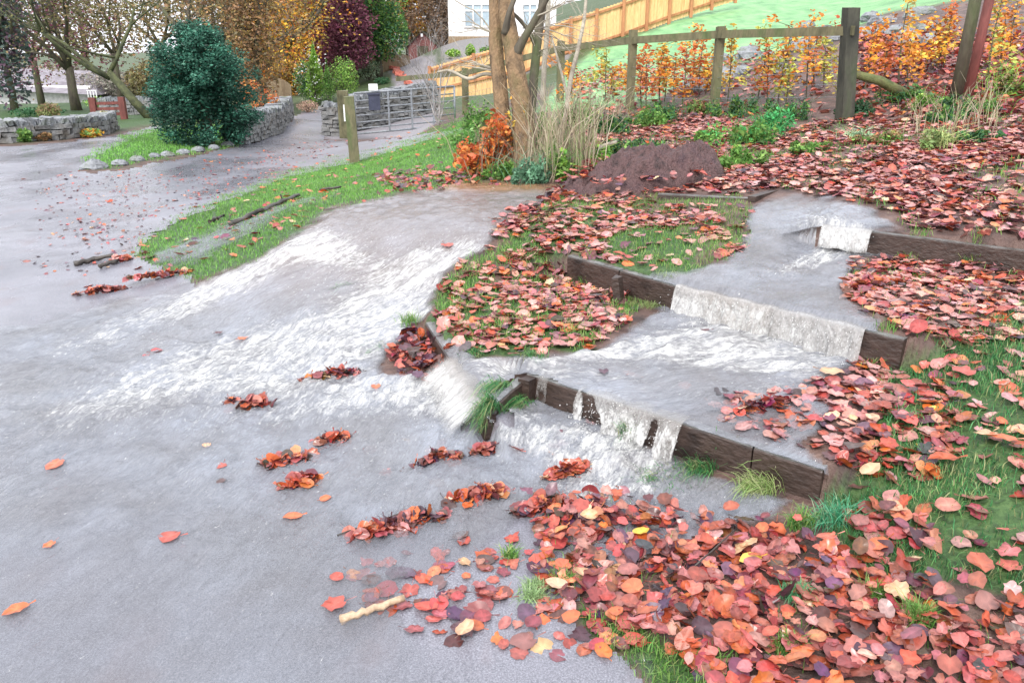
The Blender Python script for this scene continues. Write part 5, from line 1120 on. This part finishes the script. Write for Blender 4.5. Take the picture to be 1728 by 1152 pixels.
for px, py, w_, h_, cs, lab in ((812,222,70,48,GRN,'green herb clump left of the twin trunks'),(785,250,60,36,GRN+[(.25,.38,.15)],'low herb clump on the mound left of the tree'),(830,262,60,40,DKG+GRN,'dark herb clump behind the orange beech'),(845,300,46,26,GRN,'fern like clump in front of the trunks'),
        (905,306,60,44,[(.10,.22,.13),(.16,.32,.2)],'blue green nettle clump at the edge of the brown pool'),(950,302,50,50,GRN+LIME,'fresh green grassy clump beside the straw stems'),(1000,286,56,40,LIME+GRN,'bright green clump at the left of the soil heap'),(925,250,70,60,GRN,'green weeds behind the straw stems'),
        (975,215,60,40,GRN,'leafy weeds below the second fence post'),(1035,225,60,34,DKG+GRN,'dark ivy clump left of the bank'),(1060,262,70,30,DKG+GRN,'ivy clump just above the soil heap'),(1085,212,60,34,GRN,'fern clump right of the middle fence post'),(1125,205,50,30,DKG+GRN,'fern clump between the fence posts'),
        (1180,190,56,22,GRN+BROWN,'low weeds at the foot of the slim fence post'),(1240,198,60,36,DKG+GRN,'dark green clump right of the slim fence post'),(1265,245,80,44,GRN+[(.08,.35,.1)],'large bright green clump in the middle of the bank'),(1240,282,64,34,GRN,'green clump at the lower middle of the bank'),(1300,225,60,40,[(.06,.32,.1),(.1,.4,.14)],'vivid green clump left of the corner post'),
        (1335,202,50,34,DKG+GRN,'clump nearest the left of the corner post'),(1190,240,44,18,GRN,'small weed patch in the leaves above the heap'),(1455,195,50,24,DKG,'dark clump right of the corner post'),(1445,235,40,20,[(.3,.42,.25)],'pale grass clump below the corner post'),(1520,170,60,28,DKG+GRN,'ivy under the bracing log'),
        (1560,185,60,30,GRN+LIME,'yellow green weeds left of the pole pair'),(1585,250,70,34,[(.3,.36,.14),(.2,.3,.1)],'mixed grassy clump in the leaves below the poles'),(1600,210,50,30,DKG+GRN,'ivy clump at the foot of the poles'),(1655,195,70,34,GRN+DKG,'weeds right of the pole pair'),(1690,160,60,50,LIME+GRN+BROWN,'tall weeds at the right edge of the bank'),
        (1640,240,50,20,DKG+GRN,'small ivy patch near the right edge'),(1360,255,50,16,GRN,'thin weed patch in the leaf carpet'),(1500,240,50,18,GRN+BROWN,'sparse weeds in the leaf carpet')):
    bush('weed_clump', px, py, w_, h_, cs, lab, 'plant', n=int(w_*20), leaf=.027 if py > 200 else .026, group='weed clumps on the bank', lump=2.5, stem=False)
# bent pale branch by the heap
o4 = thing('bent_branch', 'pale bare branch arching beside the soil heap', 'branch', G(992, 290)); limb([(990,292,7.9,4),(1000,265,7.9,6),(1015,248,7.9,7),(1040,240,8,6)], 'branch', M_TWIG, o4)

# ------------------------------------------------------------------ young hedge behind the fence
rs = np.random.RandomState(31)
HC = {'golden': GOLD+[(.6,.5,.1)], 'rust red': OR2, 'orange': ORNG+GOLD[:2], 'yellow green': [(.5,.5,.1),(.35,.42,.1),(.6,.45,.1)]}
hk = list(HC); cnt = {}
def sap(px, Z, h, k, where):
    if rs.uniform() < .2: return
    h *= rs.uniform(.6, 1.15); b = GZ(px, Z); o = thing('hedge_sapling', f'{k} leaved hedge sapling {where}', 'sapling', b, f'{k} hedge saplings {where}'); m = MB(); top = b+np.array([rs.normal(0, .04), rs.normal(0, .04), h])
    m.tube([b-(0, 0, .03), b*.5+top*.5+rs.normal(0, .02, 3), top], [.012, .009, .004], 5); c = MB()
    for q in np.linspace(.25, 1, 7):
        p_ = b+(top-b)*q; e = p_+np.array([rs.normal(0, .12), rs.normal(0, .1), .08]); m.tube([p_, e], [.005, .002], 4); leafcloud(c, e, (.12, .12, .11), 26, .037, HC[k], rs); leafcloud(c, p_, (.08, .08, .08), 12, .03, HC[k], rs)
    m.build('stem', M_BARKD, o); c.build('foliage', M_FOL, o)
for px in np.arange(965, 1060, 17): sap(px+rs.uniform(-5, 5), rs.uniform(12.6, 13.6), rs.uniform(.5, .85), hk[rs.randint(4)], 'left of the middle fence post')
for px in np.arange(1075, 1200, 13): sap(px+rs.uniform(-5, 5), rs.uniform(11.9, 13.0), rs.uniform(.6, .95), hk[rs.randint(3)], 'between the two slim fence posts')
for px in np.arange(1215, 1400, 16): sap(px+rs.uniform(-5, 5), rs.uniform(10.6, 12), rs.uniform(.6, .95), hk[rs.randint(4)], 'left of the corner fence post')
for px in np.arange(1440, 1590, 17): sap(px+rs.uniform(-5, 5), rs.uniform(10.2, 12), rs.uniform(.7, 1.1), hk[rs.randint(3)], 'between the corner post and the poles')
for px in np.arange(1635, 1728, 16): sap(px+rs.uniform(-5, 5), rs.uniform(9.6, 11.5), rs.uniform(.7, 1.1), hk[rs.randint(4)], 'right of the pole pair')
for px in (430, 455, 470): sap(px, 21, rs.uniform(.8, 1.4), 'rust red', 'behind the curved stone wall')
# rubble of grey stones on the bank behind
V0 = []
rk = [(1345,62),(1362,50),(1380,60),(1372,72),(1395,52),(1405,70),(1330,75),(1350,85),(1468,35),(1480,48),(1500,40),(1490,62),(1515,60),(1540,30),(1560,52),(1530,75),(1575,75),(1295,100),(1310,110),(1262,98),(1230,135),(1180,150),(1165,155),(1320,125),(1560,25),(1460,62),(1215,105),(1250,125)]
for i, (px, py) in enumerate(rk):
    c = G(px, py); Z = proj(c)[2]; r = rs.uniform(.13, .27); sq = rs.uniform(.45, .8); m = MB(); V = []
    for a in range(6):
        for b_ in range(9):
            ph = math.pi*a/5; th = 2*math.pi*b_/9; k = 1+.5*(vnoise(math.cos(th)*1.8+i*5, math.sin(th)*1.8+ph*2, i+60)-.5); V.append(c+np.array([r*k*math.sin(ph)*math.cos(th), r*.8*k*math.sin(ph)*math.sin(th), r*sq*math.cos(ph)*k+.05]))
    m.add(V, [(a*9+b_, a*9+(b_+1) % 9, (a+1)*9+(b_+1) % 9, (a+1)*9+b_) for a in range(5) for b_ in range(9)])
    wh = 'left of the corner post' if px < 1420 else 'right of the corner post'
    tag(m.build('rock', M_ROCK, origin=c), f'grey angular rock in the rubble {wh}', 'rock', f'rubble rocks {wh}')
print('LEAVES', len(LEAVES), 'objects', len(bpy.data.objects))
